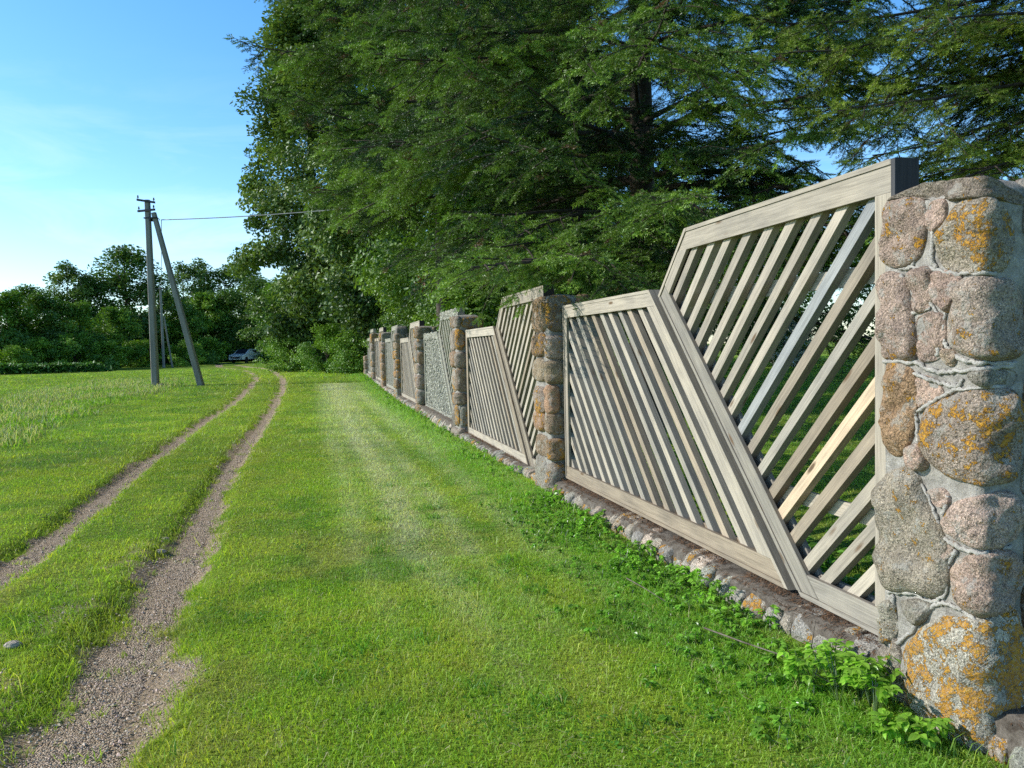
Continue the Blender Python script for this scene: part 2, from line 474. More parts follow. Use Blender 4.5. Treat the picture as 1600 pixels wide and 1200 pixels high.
t.bsdf(out, c2, .95, t.bump(t.math('ADD', n1, t.math('MULTIPLY', n2, .6)), .9, .04), .1)
tag(obj('ground', me, m), kind='structure')

# ------------------------------------------------------------------ wheel ruts as a sheet of grit over the ground
m, nt, out = mat('track_grit'); t = NT(nt)
p = t.n('ShaderNodeTexCoord').outputs['Object']
vo = t.n('ShaderNodeTexVoronoi', {'Vector': p, 'Scale': 120.0}); vc = t.n('ShaderNodeSeparateColor', {0: vo.outputs['Color']}).outputs[0]
n1 = t.noise(p, 120, 4, .7); n2 = t.noise(p, 3.5, 4, .6); n3 = t.noise(p, 22, 5, .65)
c = t.ramp(vc, [(.0, (.36, .285, .21)), (.4, (.58, .475, .37)), (.75, (.70, .59, .47)), (1., (.82, .73, .62))])
c = t.mix(.8, c, t.ramp(n3, [(.3, (.6, .57, .54)), (.6, (1.05, 1.03, 1.0)), (.75, (1.2, 1.16, 1.1))]), 'MULTIPLY')
c = t.mix(.8, c, t.ramp(n1, [(.3, .65), (.65, 1.15)]), 'MULTIPLY')
c = t.mix(t.math('MULTIPLY', t.ramp(n2, [(.42, 0.), (.62, 1.)]), .55), c, (.52, .41, .28))
hh = t.math('ADD', t.math('MULTIPLY', t.math('SUBTRACT', 1.0, vo.outputs['Distance']), 1.0), t.math('MULTIPLY', n3, 1.2))
t.bsdf(out, c, .95, t.bump(hh, 1.0, .022), .15)
M_GRIT = m
trk = Geo()
for P, right, sd0 in ((RUT_R, True, 3), (RUT_L, False, 5)):
    pts = []
    for a, b in zip(RR[:-1], RR[1:]) if right else zip(RL[:-1], RL[1:]):
        L = np.linalg.norm(b - a); st = .04 if max(a[1], b[1]) < 14 else (.1 if a[1] < 40 else .4)
        nseg = max(1, int(L / st)); tt = np.linspace(0, 1, nseg, endpoint=False)[:, None]
        pts.append(a + (b - a) * tt)
    pts = np.concatenate(pts)
    T = nrm(np.gradient(pts, axis=0)); kk = np.ones(9) / 9
    T = nrm(np.stack([np.convolve(np.pad(T[:, q], 4, 'edge'), kk, 'valid') for q in (0, 1)], 1)); Nn = np.stack([-T[:, 1], T[:, 0]], 1)
    s = np.concatenate([[0], np.cumsum(np.linalg.norm(np.diff(pts, axis=0), axis=1))])
    hw = rut_half(pts[:, 1], right)
    wl = hw * (.55 + .75 * fbm(s, s * 0 + 3, 1.1, 2, sd0) + .75 * (fbm(s, s * 0, 5.0, 3, sd0 + 50) - .4))
    wr = hw * (.55 + .75 * fbm(s, s * 0 + 9, 1.1, 2, sd0 + 1) + .75 * (fbm(s, s * 0, 5.0, 3, sd0 + 60) - .4))
    cs = np.linspace(-1, 1, 11)
    off = np.where(cs[None] < 0, cs[None] * wr[:, None], cs[None] * wl[:, None])
    V = pts[:, None] + Nn[:, None] * off[..., None]
    z = ground_z(V[..., 0].ravel(), V[..., 1].ravel()).reshape(V.shape[:2])
    lift = (.007 * (1 - np.abs(cs) ** 2))[None] - .012 * (np.abs(cs) > .99)[None] + .001
    lift = lift + .006 * (fbm(V[..., 0], V[..., 1], 7, 3, 77) - .5) * (np.abs(cs) < .95)[None]
    lift = np.maximum(lift, np.where(np.abs(cs) > .99, -.02, .001)[None])
    V3 = np.concatenate([V, (z + lift)[..., None]], -1).reshape(-1, 3)
    n_ = len(pts); ii = np.arange(n_ - 1)[:, None] * 11; jj = np.arange(10)[None]
    F = np.stack([ii + jj + 1, ii + jj, ii + 11 + jj, ii + 11 + jj + 1], -1).reshape(-1, 4)
    trk.add(V3, [F])
tag(obj('track', trk.mesh('track', True), M_GRIT), kind='structure')

# ------------------------------------------------------------------ gravel lying in the ruts
def blob_template():
    V = np.array([[1, 0, 0], [-1, 0, 0], [0, 1, 0], [0, -1, 0], [0, 0, 1], [0, 0, -1]], float)
    F = np.array([[0, 2, 4], [2, 1, 4], [1, 3, 4], [3, 0, 4], [2, 0, 5], [1, 2, 5], [3, 1, 5], [0, 3, 5]])
    return V, F
def sector(n, r0, r1, a0=-50, a1=50, power=1.0):
    r = r0 + (r1 - r0) * rng.random(n) ** power
    a = np.radians(a0 + (a1 - a0) * rng.random(n))
    return r * np.sin(a), r * np.cos(a)
BV, BF = blob_template()
x, y = sector(420000, 1.5, 15, -56, 10, 1.3)
bf = bare_field(x, y); keep = rng.random(len(x)) < (bf ** 2) * .45 * (.3 + 1.2 * fbm(x, y, 2.5, 2, 91))
x, y = x[keep], y[keep]; n = len(x)
sz = np.exp(rng.normal(math.log(.0036), .42, n)) * (1 + .07 * y); sz = np.clip(sz, .002, .02)
jit = 1 + .5 * (rng.random((n, 6, 3)) - .5)
V = BV[None] * jit * (sz[:, None, None] * np.array([1, .8, .6]))
ra = rng.random(n) * 2 * PI; cc, ss = np.cos(ra)[:, None], np.sin(ra)[:, None]
V = np.stack([V[..., 0] * cc - V[..., 1] * ss, V[..., 0] * ss + V[..., 1] * cc, V[..., 2]], -1)
V += np.stack([x, y, ground_z(x, y) + .014], 1)[:, None]
pc = np.array([.60, .49, .39]) * (.62 + .75 * rng.random((n, 1))) * (1 + .12 * (rng.random((n, 3)) - .5))
m, nt, out = mat('gravel_stone'); t = NT(nt)
t.bsdf(out, t.attr('col').outputs['Color'], .9, None, .2)
g_ = obj('gravel', new_mesh('gravel', V.reshape(-1, 3), [(BF[None] + (np.arange(n) * 6)[:, None, None]).reshape(-1, 3)],
     {'col': ('FLOAT_COLOR', np.repeat(pc, 6, 0))}), m)
tag(g_, 'pinkish grey loose gravel lying in the two wheel ruts', 'gravel', kind='stuff')

# ------------------------------------------------------------------ grass
def blades(x, y, h, w, col, lean, two=False, tipcol=None):
    """tapered blades; two=True gives a bent two-segment blade"""
    n = len(x); z = ground_z(x, y) - .004
    a = rng.random(n) * 2 * PI; la = rng.random(n) * 2 * PI
    ax = np.stack([np.cos(a), np.sin(a), 0 * a], 1) * (w / 2)[:, None]
    ln = np.stack([np.cos(la), np.sin(la), 0 * a], 1) * (h * lean)[:, None]
    b = np.stack([x, y, z], 1)
    up = np.array([0, 0, 1.])
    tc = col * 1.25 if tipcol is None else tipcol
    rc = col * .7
    if two:
        mid = b + up * (h * .6)[:, None] + ln * .35
        tip = b + up * (h * (1 - .35 * lean))[:, None] + ln
        V = np.stack([b - ax, b + ax, mid - ax * .8, mid + ax * .8, tip], 1).reshape(-1, 3)
        o = np.arange(n) * 5
        F4 = np.stack([o, o + 1, o + 3, o + 2], 1); F3 = np.stack([o + 2, o + 3, o + 4], 1)
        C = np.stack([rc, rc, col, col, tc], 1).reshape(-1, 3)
        return V, [F4, F3], C
    tip = b + up * h[:, None] + ln
    V = np.stack([b - ax, b + ax, tip], 1).reshape(-1, 3)
    o = np.arange(n) * 3
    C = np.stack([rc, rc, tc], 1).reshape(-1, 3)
    return V, [np.stack([o, o + 1, o + 2], 1)], C

def blade_colours(x, y):
    c = grass_colour(x, y); n = len(x)
    c = c * (.65 + .7 * rng.random((n, 1)))
    r = rng.random(n)
    straw = (r < .06)
    c[straw] = np.array([.50, .47, .22]) * (.6 + .6 * rng.random((straw.sum(), 1)))
    yel = (r > .86); c[yel] = c[yel] * np.array([1.5, 1.25, 1.0])
    return np.clip(c * 1.1, 0, .8)

lawn = Geo()
for (nn, r0, r1, pw, hmean, wd, two) in ((420000, 1.3, 5.5, .62, .020, .0034, True), (420000, 5.2, 12, .7, .022, .0054, True),
                                          (360000, 11.5, 28, .75, .034, .012, False), (210000, 27, 62, .8, .05, .03, False)):
    x, y = sector(nn, r0, r1, -50, 48, pw)
    u, wv = fence_uw(x, y)
    bf = bare_field(x, y); md = meadow_field(x, y)
    thick = .45 + .75 * fbm(x, y, 2.6, 3, 61) + .4 * np.exp(-((wv - .3) / .4) ** 2)
    keep = (rng.random(len(x)) > bf * (.80 + .5 * fbm(x, y, 5, 2, 93))) & (rng.random(len(x)) < thick) & (rng.random(len(x)) > md * .7)
    keep &= ~((wv < .02) & (wv > -.44) & (u > -3) & (u < 37))
    x, y = x[keep], y[keep]; wv = wv[keep]; bf = bf[keep]
    n = len(x)
    h = hmean * (.45 + 1.0 * rng.random(n)) * (.6 + .9 * fbm(x, y, 1.4, 3, 71))
    h *= 1 + .7 * np.exp(-((wv - .25) / .3) ** 2) * rng.random(n)
    h *= 1 + 1.3 * (bf > .03) * rng.random(n)
    h *= 1 + 1.6 * (rng.random(n) < .04)
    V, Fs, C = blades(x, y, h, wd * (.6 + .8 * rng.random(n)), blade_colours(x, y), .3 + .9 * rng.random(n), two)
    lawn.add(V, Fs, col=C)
# tufts at the edges of the ruts
x, y = sector(9000, 2.2, 14, -50, 8, .8)
bf = bare_field(x, y); k_ = (bf > .12) & ((bf < .75) | (rng.random(len(x)) < .10)) & (rng.random(len(x)) < .55)
tx, ty = x[k_], y[k_]
rep = 16; x = np.repeat(tx, rep) + rng.normal(0, .022, len(tx) * rep); y = np.repeat(ty, rep) + rng.normal(0, .022, len(tx) * rep)
n = len(x)
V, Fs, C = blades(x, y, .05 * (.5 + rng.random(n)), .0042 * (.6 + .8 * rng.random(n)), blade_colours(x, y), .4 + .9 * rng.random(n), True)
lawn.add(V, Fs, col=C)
# darker clumps of coarser grass in the near lawn
tx = rng.uniform(-1.6, 1.3, 26); ty = rng.uniform(2.0, 8.5, 26)
rep = 60; x = np.repeat(tx, rep) + rng.normal(0, .055, 26 * rep); y = np.repeat(ty, rep) + rng.normal(0, .055, 26 * rep)
kk_ = bare_field(x, y) < .2; x, y = x[kk_], y[kk_]; n = len(x)
cl_ = np.array([.14, .33, .035]) * (.6 + .8 * rng.random((n, 1)))
V, Fs, C = blades(x, y, .055 * (.5 + rng.random(n)), .0055 * (.6 + .8 * rng.random(n)), cl_, .4 + .9 * rng.random(n), True)
lawn.add(V, Fs, col=C)
# dry clippings lying flat, thickest along the mower strips
x, y = sector(90000, 1.4, 13, -50, 45, .8)
dv = dry_field(x, y); keep = rng.random(len(x)) < .10 + .8 * dv; keep &= bare_field(x, y) < .5
u, wv = fence_uw(x, y); keep &= ~((wv < .02) & (wv > -.44)); x, y = x[keep], y[keep]; n = len(x)
a = rng.random(n) * 2 * PI; L = rng.uniform(.012, .035, n); wd = rng.uniform(.0012, .0024, n) * (1 + .07 * y)
zz = ground_z(x, y) + rng.uniform(.006, .020, n); tl = rng.normal(0, .2, n) * L
D = np.stack([np.cos(a) * L, np.sin(a) * L, tl], 1); S_ = np.stack([-np.sin(a), np.cos(a), 0 * a], 1) * wd[:, None]; P = np.stack([x, y, zz], 1)
c = np.array([.58, .55, .33]) * (.5 + .7 * rng.random((n, 1))); o3 = np.arange(n) * 3
lawn.add(np.stack([P - D - S_, P - D + S_, P + D], 1).reshape(-1, 3), [np.stack([o3, o3 + 1, o3 + 2], 1)], col=np.repeat(c, 3, 0))
# clover and plantain leaves in patches
tx = rng.uniform(-1.9, 1.3, 46); ty = rng.uniform(1.9, 8.5, 46); rep = 70
x = np.repeat(tx, rep) + rng.normal(0, .09, 46 * rep); y = np.repeat(ty, rep) + rng.normal(0, .09, 46 * rep)
u, wv = fence_uw(x, y); kk_ = (bare_field(x, y) < .2) & (wv > .1); x, y = x[kk_], y[kk_]; n = len(x)
a = rng.random(n) * 2 * PI; sz = rng.uniform(.005, .012, n)[:, None]; el = rng.uniform(-.1, .5, n)
X = np.stack([np.cos(a) * np.cos(el), np.sin(a) * np.cos(el), np.sin(el)], 1); Y = np.stack([-np.sin(a), np.cos(a), 0 * a], 1)
P = np.stack([x, y, ground_z(x, y) + rng.uniform(.008, .028, n)], 1)
c = np.array([.10, .27, .035]) * (.6 + .8 * rng.random((n, 1))); o4 = np.arange(n) * 4
lawn.add(np.stack([P, P + X * sz + Y * sz * .8, P + X * sz * 2, P + X * sz - Y * sz * .8], 1).reshape(-1, 3), [np.stack([o4, o4 + 1, o4 + 2, o4 + 3], 1)], col=np.repeat(c, 4, 0))
tag(obj('lawn_grass', lawn.mesh('lawn_grass'), M_GRASS), 'short mown bright green grass on both sides of the fence and track', 'grass', kind='stuff')

# tall meadow grass with pale seed heads, left of the mown verge
mead = Geo()
x = rng.uniform(-42, -6, 420000); y = rng.uniform(9, 44, 420000)
md = meadow_field(x, y); keep = (md > .3) & (rng.random(len(x)) < md * .75) & (np.abs(np.arctan2(x, y)) < .98)
x, y = x[keep], y[keep]; n = len(x)
seed_ = sstep(.42, .62, fbm(x, y, .32, 3, 81))
c = np.array([.22, .42, .045]) * (.6 + .7 * rng.random((n, 1)))
pale = (rng.random(n) < .07 + .32 * seed_); c[pale] = np.array([.50, .52, .30]) * (.6 + .6 * rng.random((pale.sum(), 1)))
h = (.07 + .15 * rng.random(n)) * (.5 + .6 * fbm(x, y, .5, 2, 83)) + .12 * pale * rng.random(n)
V, Fs, C = blades(x, y, h, .010 + .016 * rng.random(n), c, .25 + .5 * rng.random(n), True)
mead.add(V, Fs, col=C)
tag(obj('meadow_grass', mead.mesh('meadow_grass'), M_GRASS), 'taller unmown grass with pale seed heads in the left field', 'grass', kind='stuff')

# ------------------------------------------------------------------ fence frame of reference
def fpt(u, wv, z):
    u = np.asarray(u, float); wv = np.asarray(wv, float); z = np.asarray(z, float)
    return np.stack(np.broadcast_arrays(FA[0] + FD[0] * u + FN[0] * wv, FA[1] + FD[1] * u + FN[1] * wv, z), -1)
PITCH = 5.2
def base_z(u):
    return float(np.interp(FA[1] + FD[1] * u, [-10, 0, 22, 37, 90], [0, 0, 0, .3, .55]))

# ------------------------------------------------------------------ fieldstone pillars
PW, PT, PR = .50, .43, .025     # width along the fence, thickness, corner radius
def perimeter_table():
    """points and normals once round the pillar: far road corner -> near road corner -> end -> back -> far end"""
    cs = [(-PR, -PR, 0), (-(PW - PR), -PR, 90), (-(PW - PR), -(PT - PR), 180), (-PR, -(PT - PR), 270)]
    P = []; N = []
    # start at (u=0,w=0) corner: direction (normal) along +w first
    for (cu, cw, a0) in cs:
        # normals rotate from +u.. : corner1 between far-end normal (+u) and road normal (+w)
        for a in np.radians(np.linspace(a0, a0 + 90, 7)):
            nu, nw = math.cos(a), math.sin(a)
            P.append((cu + PR * nu, cw + PR * nw)); N.append((nu, nw))
    P = np.array(P); N = np.array(N)
    P = np.vstack([P, P[:1]]); N = np.vstack([N, N[:1]])
    s = np.concatenate([[0], np.cumsum(np.linalg.norm(np.diff(P, axis=0), axis=1))])
    return P, N, s
PP, PN, PS = perimeter_table()
S_OFF = PS[3]; S_TOT = PS[-1]
def unroll(s, z, h, u0, zb):
    """s: metres from the far road corner along the road face (positive towards the camera)"""
    q = (np.asarray(s, float) + S_OFF) % S_TOT
    pu = np.interp(q, PS, PP[:, 0]); pw = np.interp(q, PS, PP[:, 1])
    nu = np.interp(q, PS, PN[:, 0]); nw = np.interp(q, PS, PN[:, 1])
    L = np.hypot(nu, nw); nu, nw = nu / L, nw / L
    return fpt(u0 + pu + nu * h, pw + nw * h, zb + np.asarray(z, float))

def closed_spline(P, m):
    P = np.asarray(P, float); n = len(P)
    tt = np.linspace(0, n, m, endpoint=False); i0 = tt.astype(int); f = (tt - i0)[:, None]
    p0, p1, p2, p3 = (P[(i0 + k) % n] for k in (-1, 0, 1, 2))
    return .5 * ((2 * p1) + (-p0 + p2) * f + (2 * p0 - 5 * p1 + 4 * p2 - p3) * f ** 2 + (-p0 + 3 * p1 - 3 * p2 + p3) * f ** 3)

def puff(geo, outline, mapper, H, col, lich, seed, M=40, rough=.010, grow=0.0):
    O = closed_spline(outline, M); cen = O.mean(0)
    if grow:
        O = O + nrm(O - cen) * grow
    rs = [1.02, 1.0, .985, .96, .92, .86, .77, .64, .48, .3, .13]
    hs_ = [-.05] + [H * (1 - r ** 6.0) ** .6 for r in rs[1:]]
    V2 = np.concatenate([cen + (O - cen) * r for r in rs] + [cen[None]])
    h = np.concatenate([np.full(M, q) for q in hs_] + [[H]])
    edge = np.concatenate([np.full(M, min(1, (1 - r) * 6 + .15)) for r in rs] + [[1]])
    nz = (fbm(V2[:, 0] + seed * 3.1, V2[:, 1] + seed, 9, 3, seed) - .5) * 2 * rough * 2.2 + (fbm(V2[:, 0] + seed, V2[:, 1], 38, 2, seed + 9) - .5) * rough
    h = h + nz * edge
    jit = (fbm(V2[:, 0] * 1.0 + 5, V2[:, 1], 22, 2, seed + 4) - .5) * .012
    d2 = V2 - cen; V2 = V2 + nrm(d2) * jit[:, None] * (np.linalg.norm(d2, axis=1) > .01)[:, None]
    V = mapper(V2[:, 0], V2[:, 1], h)
    i = np.arange(len(rs) - 1)[:, None] * M; j = np.arange(M)[None]; k = (j + 1) % M
    F = np.stack([i + j, i + k, i + M + k, i + M + j], -1).reshape(-1, 4)
    last = (len(rs) - 1) * M; c_ = len(V2) - 1
    F3 = np.stack([last + np.arange(M), last + (np.arange(M) + 1) % M, np.full(M, c_)], 1)
    geo.add(V, [F, F3], col=np.tile(col, (len(V), 1)), lich=np.full(len(V), float(lich)))

STONE_COLS = np.array([1.08, 1.12, 1.06]) * np.array([[.33, .28, .25], [.37, .29, .255], [.30, .29, .265], [.36, .315, .28], [.28, .255, .235], [.40, .32, .285], [.31, .245, .20]])

def random_outline(s0, s1, z0, z1, gap, r, e=.42):
    cx, cz = (s0 + s1) / 2, (z0 + z1) / 2; a, b = (s1 - s0) / 2 - gap, (z1 - z0) / 2 - gap
    n = 11; th = np.linspace(0, 2 * PI, n, endpoint=False) + r.random() * .5
    c, s = np.cos(th), np.sin(th)
    k = 1 + .10 * (r.random(n) - .6)
    return np.stack([cx + a * np.sign(c) * np.abs(c) ** e * k, cz + b * np.sign(s) * np.abs(s) ** e * k], 1)

def core_prism(geo, u0, zb, H, inset, top_jit, seed):
    """mortar core with an uneven top"""
    q = np.linspace(0, S_TOT, 56, endpoint=False)
    zs = np.linspace(-.12, H, 30)
    V = []
    for z in zs:
        hh = -inset + .012 * (fbm(q * 3, q * 0 + z * 3, 3, 3, seed) - .5)
        V.append(unroll(q - S_OFF, np.full(len(q), z) + (top_jit * (fbm(q * 2, q * 0, 2, 2, seed + 3) - .5) if z > H - .01 else 0), hh, u0, zb))
    M = len(q)
    # domed top
    cen = fpt(u0 - PW / 2, -PT / 2, zb + H)
    for f, dz in ((.85, .03), (.55, .05), (.2, .06)):
        R_ = cen + (V[len(zs) - 1] - cen) * f
        R_[:, 2] = zb + H + dz + .03 * (fbm(R_[:, 0] * 6, R_[:, 1] * 6, 1.5, 3, seed) - .5)
        V.append(R_)
    nrow = len(V)
    V = np.concatenate(V + [cen[None] + np.array([[0, 0, .06]])])
    i = np.arange(nrow - 1)[:, None] * M; j = np.arange(M)[None]; k = (j + 1) % M
    F = np.stack([i + j, i + k, i + M + k, i + M + j], -1).reshape(-1, 4)
    last = (nrow - 1) * M
    F3 = np.stack([last + np.arange(M), last + (np.arange(M) + 1) % M, np.full(M, len(V) - 1)], 1)
    geo.add(V, [F, F3])

def pillar(idx, u0, H, label, hand=None, beads=None, cap=False):
    zb = base_z(u0 - PW / 2)
    root = thing('stone_pillar', label, 'pillar', tuple(fpt(u0 - PW / 2, -PT / 2, zb)), 0, 'fieldstone pillars along the fence')
    org = np.array(root.location)
    r = np.random.default_rng(100 + idx)
    mp_ = lambda s, z, h: unroll(s, z, h, u0, zb) - org
    core = Geo(); core_prism(core, u0, zb, H - .04, .004, .05, idx); core.V = [v - org for v in core.V]
    obj('mortar', core.mesh('mortar', True), M_MORTAR, root)
    st = Geo()
    if hand:
        for nm_, poly in hand.items():
            O = np.array([(-a, b) for a, b in poly])
            area = .5 * abs(np.dot(O[:, 0], np.roll(O[:, 1], 1)) - np.dot(O[:, 1], np.roll(O[:, 0], 1)))
            H_ = np.clip(.012 + .085 * math.sqrt(area), .014, .042)
            colr, li = P1_LOOK.get(nm_, ((.34, .29, .26), .5)); colr = np.array(colr) * np.array([1.16, 1.13, 1.03])
            if nm_ == 'S22':
                g2 = Geo(); puff(g2, O, mp_, .055, colr, li, 22, 90, .015, .010)
                o_ = obj('boulder', g2.mesh('boulder', True), M_STONE, root); o_['label'] = 'pale grey boulder covered in orange lichen at the foot of the pillar'
                continue
            puff(st, O, mp_, H_ * (.5 if nm_[0] == 'T' else 1), colr, li, int(nm_[1:]) + (50 if nm_[0] == 'T' else 0), 64, .018, .011)
        s_start = .66
    else:
        s_start = 0.0
    # courses of stones round the (rest of the) perimeter
    z = -.06
    while z < H - .1:
        hh = r.uniform(.2, .42)
        if z + hh > H - .12: hh = H - z
        s = s_start + (r.uniform(-.2, .0) if not hand else 0); s_end = s_start + S_TOT if not hand else S_TOT - .03
        s_lim = s + S_TOT if not hand else s_end
        while s < s_lim - .05:
            ww = r.uniform(.22, .56)
            if s + ww > s_lim - .14: ww = s_lim - s
            zz = r.uniform(-.02, .02)
            base = STONE_COLS[r.integers(len(STONE_COLS))] * r.uniform(.75, 1.1) * (.7 if hand else 1)  # near pillar: shade of the end face put into the stone colour
            if r.random() < .45: base = base * np.array([1.10, .88, .70])
            puff(st, random_outline(s, s + ww, z + zz, z + zz + hh, .004, r, .42 if hand else .62), mp_, r.uniform(.02, .04) if hand else r.uniform(.03, .06), base,
                 np.clip(r.normal(.5 if not hand else .3, .25), 0, .85), int(r.integers(1000)), 30 if idx < 4 else 22, .013)
            s += ww
        z += hh
    # stones lying on the top
    for q in range(4):
        cu, cw = u0 - r.uniform(.17, PW - .17), -r.uniform(.14, PT - .14)
        top = lambda a, b, h, cu=cu, cw=cw: fpt(cu + a, cw + b, zb + H - .045 + np.asarray(h) * 1.0) - org
        puff(st, random_outline(-.14, .14, -.11, .11, 0, r), top, r.uniform(.03, .05), STONE_COLS[r.integers(7)] * .7, r.uniform(.1, .7), int(r.integers(999)), 30, .016)
    if cap:
        top = lambda a, b, h: fpt(u0 - PW / 2 + a, -PT / 2 + b, zb + H + .03 + np.asarray(h)) - org
        puff(st, random_outline(-.27, .27, -.2, .2, 0, r), top, .15, np.array([.2, .19, .17]), .2, 5, 30, .02)
    obj('stonework', st.mesh('stonework', True), M_STONE, root)
    if beads:
        bd = Geo()
        for b in beads:
            P = np.array([(-a, c) for a, c in b]); tt = np.linspace(0, len(P) - 1, (len(P) - 1) * 9 + 1)
            Q = np.vstack([2 * P[0] - P[1], P, 2 * P[-1] - P[-2]]); i0 = np.minimum(tt.astype(int), len(P) - 2); f = (tt - i0)[:, None]
            p0, p1, p2, p3 = Q[i0], Q[i0 + 1], Q[i0 + 2], Q[i0 + 3]
            C_ = .5 * ((2 * p1) + (-p0 + p2) * f + (2 * p0 - 5 * p1 + 4 * p2 - p3) * f ** 2 + (-p0 + 3 * p1 - 3 * p2 + p3) * f ** 3)
            C_ = C_ + .010 * (r.random(C_.shape) - .5)
            W = unroll(C_[:, 0], C_[:, 1], np.full(len(C_), .002), u0, zb) - org
            tube(bd, W, (.0065 + .0045 * r.random(len(W))) * (.55 + .45 * sstep(.25, .5, fbm(C_[:, 0] * 9, C_[:, 1] * 9, 1.0, 2, 5))), 8)
        obj('mortar_joint', bd.mesh('mortar_joint', True), M_BEAD, root)
    return root

P1_LOOK = {'S1': ((.35, .28, .25), .62), 'S2': ((.42, .33, .30), .1), 'S3': ((.33, .30, .265), .6), 'T1': ((.25, .225, .20), .5), 'T2': ((.24, .21, .19), .4),
           'S4': ((.36, .29, .265), .55), 'S5': ((.35, .28, .255), .1), 'S6': ((.40, .31, .28), .3), 'S7': ((.35, .28, .255), .1), 'S8': ((.37, .315, .285), .45),
           'S9': ((.42, .34, .28), .0), 'S10': ((.34, .235, .155), .45), 'S11': ((.44, .34, .30), .0), 'S12': ((.27, .26, .24), .0), 'S13': ((.34, .29, .26), .68),
           'S14': ((.42, .32, .28), .2), 'S15': ((.32, .295, .26), .38), 'S16': ((.43, .34, .31), .0), 'S17': ((.46, .37, .34), .45), 'S18': ((.35, .29, .26), .0),
           'S19': ((.40, .315, .28), .6), 'S20': ((.26, .25, .23), .0), 'S21': ((.32, .31, .28), .6), 'S22': ((.44, .43, .40), .86), 'S23': ((.28, .26, .24), .45)}
P1_STONES={
'S1':[(-0.025,2.035),(-0.054,2.050),(-0.192,2.034),(-0.225,1.960),(-0.219,1.864),(-0.186,1.809),(-0.097,1.789),(-0.025,1.818),(-0.003,1.904),(-0.007,1.986)],
'S2':[(-0.257,2.002),(-0.313,2.001),(-0.325,1.962),(-0.295,1.910),(-0.257,1.916),(-0.244,1.966)],
'S3':[(-0.343,1.931),(-0.402,1.980),(-0.491,1.981),(-0.564,1.946),(-0.605,1.888),(-0.606,1.820),(-0.566,1.739),(-0.471,1.736),(-0.368,1.746),(-0.314,1.794),(-0.307,1.871)],
'T1':[(-0.039,2.058),(-0.125,2.077),(-0.231,2.079),(-0.319,2.071),(-0.319,2.019),(-0.257,2.022),(-0.192,2.048)],
'T2':[(-0.337,2.067),(-0.468,2.054),(-0.633,2.004),(-0.643,1.965),(-0.469,1.995),(-0.349,2.004)],
'S4':[(-0.002,1.747),(-0.111,1.742),(-0.146,1.664),(-0.173,1.543),(-0.180,1.463),(-0.167,1.423),(-0.054,1.422),(-0.007,1.453),(0.005,1.590)],
'S5':[(-0.159,1.753),(-0.258,1.753),(-0.264,1.656),(-0.245,1.618),(-0.193,1.606),(-0.159,1.663)],
'S6':[(-0.283,1.736),(-0.380,1.731),(-0.392,1.675),(-0.345,1.603),(-0.308,1.624),(-0.281,1.674)],
'S7':[(-0.200,1.571),(-0.258,1.588),(-0.315,1.567),(-0.321,1.500),(-0.297,1.433),(-0.233,1.418),(-0.194,1.453),(-0.187,1.522)],
'S8':[(-0.415,1.700),(-0.535,1.698),(-0.617,1.682),(-0.647,1.596),(-0.639,1.443),(-0.558,1.426),(-0.462,1.434),(-0.381,1.462),(-0.351,1.518),(-0.369,1.611)],
'S9':[(-0.334,1.452),(-0.376,1.434),(-0.364,1.405),(-0.334,1.414)],
'S10':[(-0.040,1.390),(-0.112,1.391),(-0.180,1.343),(-0.181,1.222),(-0.167,1.120),(-0.112,1.042),(-0.047,1.044),(-0.025,1.126),(-0.025,1.316)],
'S11':[(-0.201,1.343),(-0.285,1.336),(-0.316,1.290),(-0.247,1.257),(-0.201,1.249)],
'S12':[(-0.451,1.370),(-0.559,1.382),(-0.630,1.366),(-0.600,1.327),(-0.495,1.326)],
'S13':[(-0.247,1.217),(-0.322,1.261),(-0.429,1.296),(-0.559,1.312),(-0.625,1.289),(-0.646,1.188),(-0.642,1.084),(-0.613,1.002),(-0.541,0.981),(-0.407,0.986),(-0.286,1.025),(-0.234,1.097)],
'S14':[(-0.155,1.057),(-0.218,1.076),(-0.239,1.016),(-0.183,0.992)],
'S15':[(-0.005,0.905),(-0.111,0.976),(-0.198,0.958),(-0.239,0.871),(-0.306,0.782),(-0.345,0.690),(-0.346,0.589),(-0.294,0.517),(-0.185,0.499),(-0.036,0.470),(0.003,0.566),(0.040,0.670),(0.019,0.799)],
'S16':[(-0.253,0.905),(-0.319,0.922),(-0.344,0.891),(-0.306,0.868)],
'S17':[(-0.345,0.831),(-0.394,0.891),(-0.512,0.928),(-0.599,0.939),(-0.646,0.894),(-0.652,0.824),(-0.601,0.770),(-0.513,0.752),(-0.407,0.765),(-0.351,0.782)],
'S18':[(-0.332,0.717),(-0.377,0.738),(-0.358,0.683),(-0.339,0.658)],
'S19':[(-0.371,0.616),(-0.408,0.676),(-0.502,0.726),(-0.590,0.726),(-0.643,0.694),(-0.659,0.627),(-0.623,0.560),(-0.548,0.516),(-0.457,0.504),(-0.396,0.534)],
'S20':[(-0.120,0.435),(-0.254,0.468),(-0.241,0.421),(-0.185,0.370)],
'S21':[(0.003,0.373),(-0.067,0.407),(-0.075,0.287),(-0.004,0.239)],
'S22':[(-0.142,0.246),(-0.241,0.369),(-0.346,0.447),(-0.492,0.487),(-0.613,0.520),(-0.656,0.443),(-0.677,0.343),(-0.678,0.234),(-0.648,0.100),(-0.563,-0.002),(-0.424,-0.056),(-0.296,-0.039),(-0.200,0.010),(-0.142,0.115)],
'S23':[(0.044,0.198),(-0.067,0.262),(-0.112,0.191),(-0.142,0.093),(-0.128,-0.002),(-0.036,-0.021),(0.028,0.066)],
}
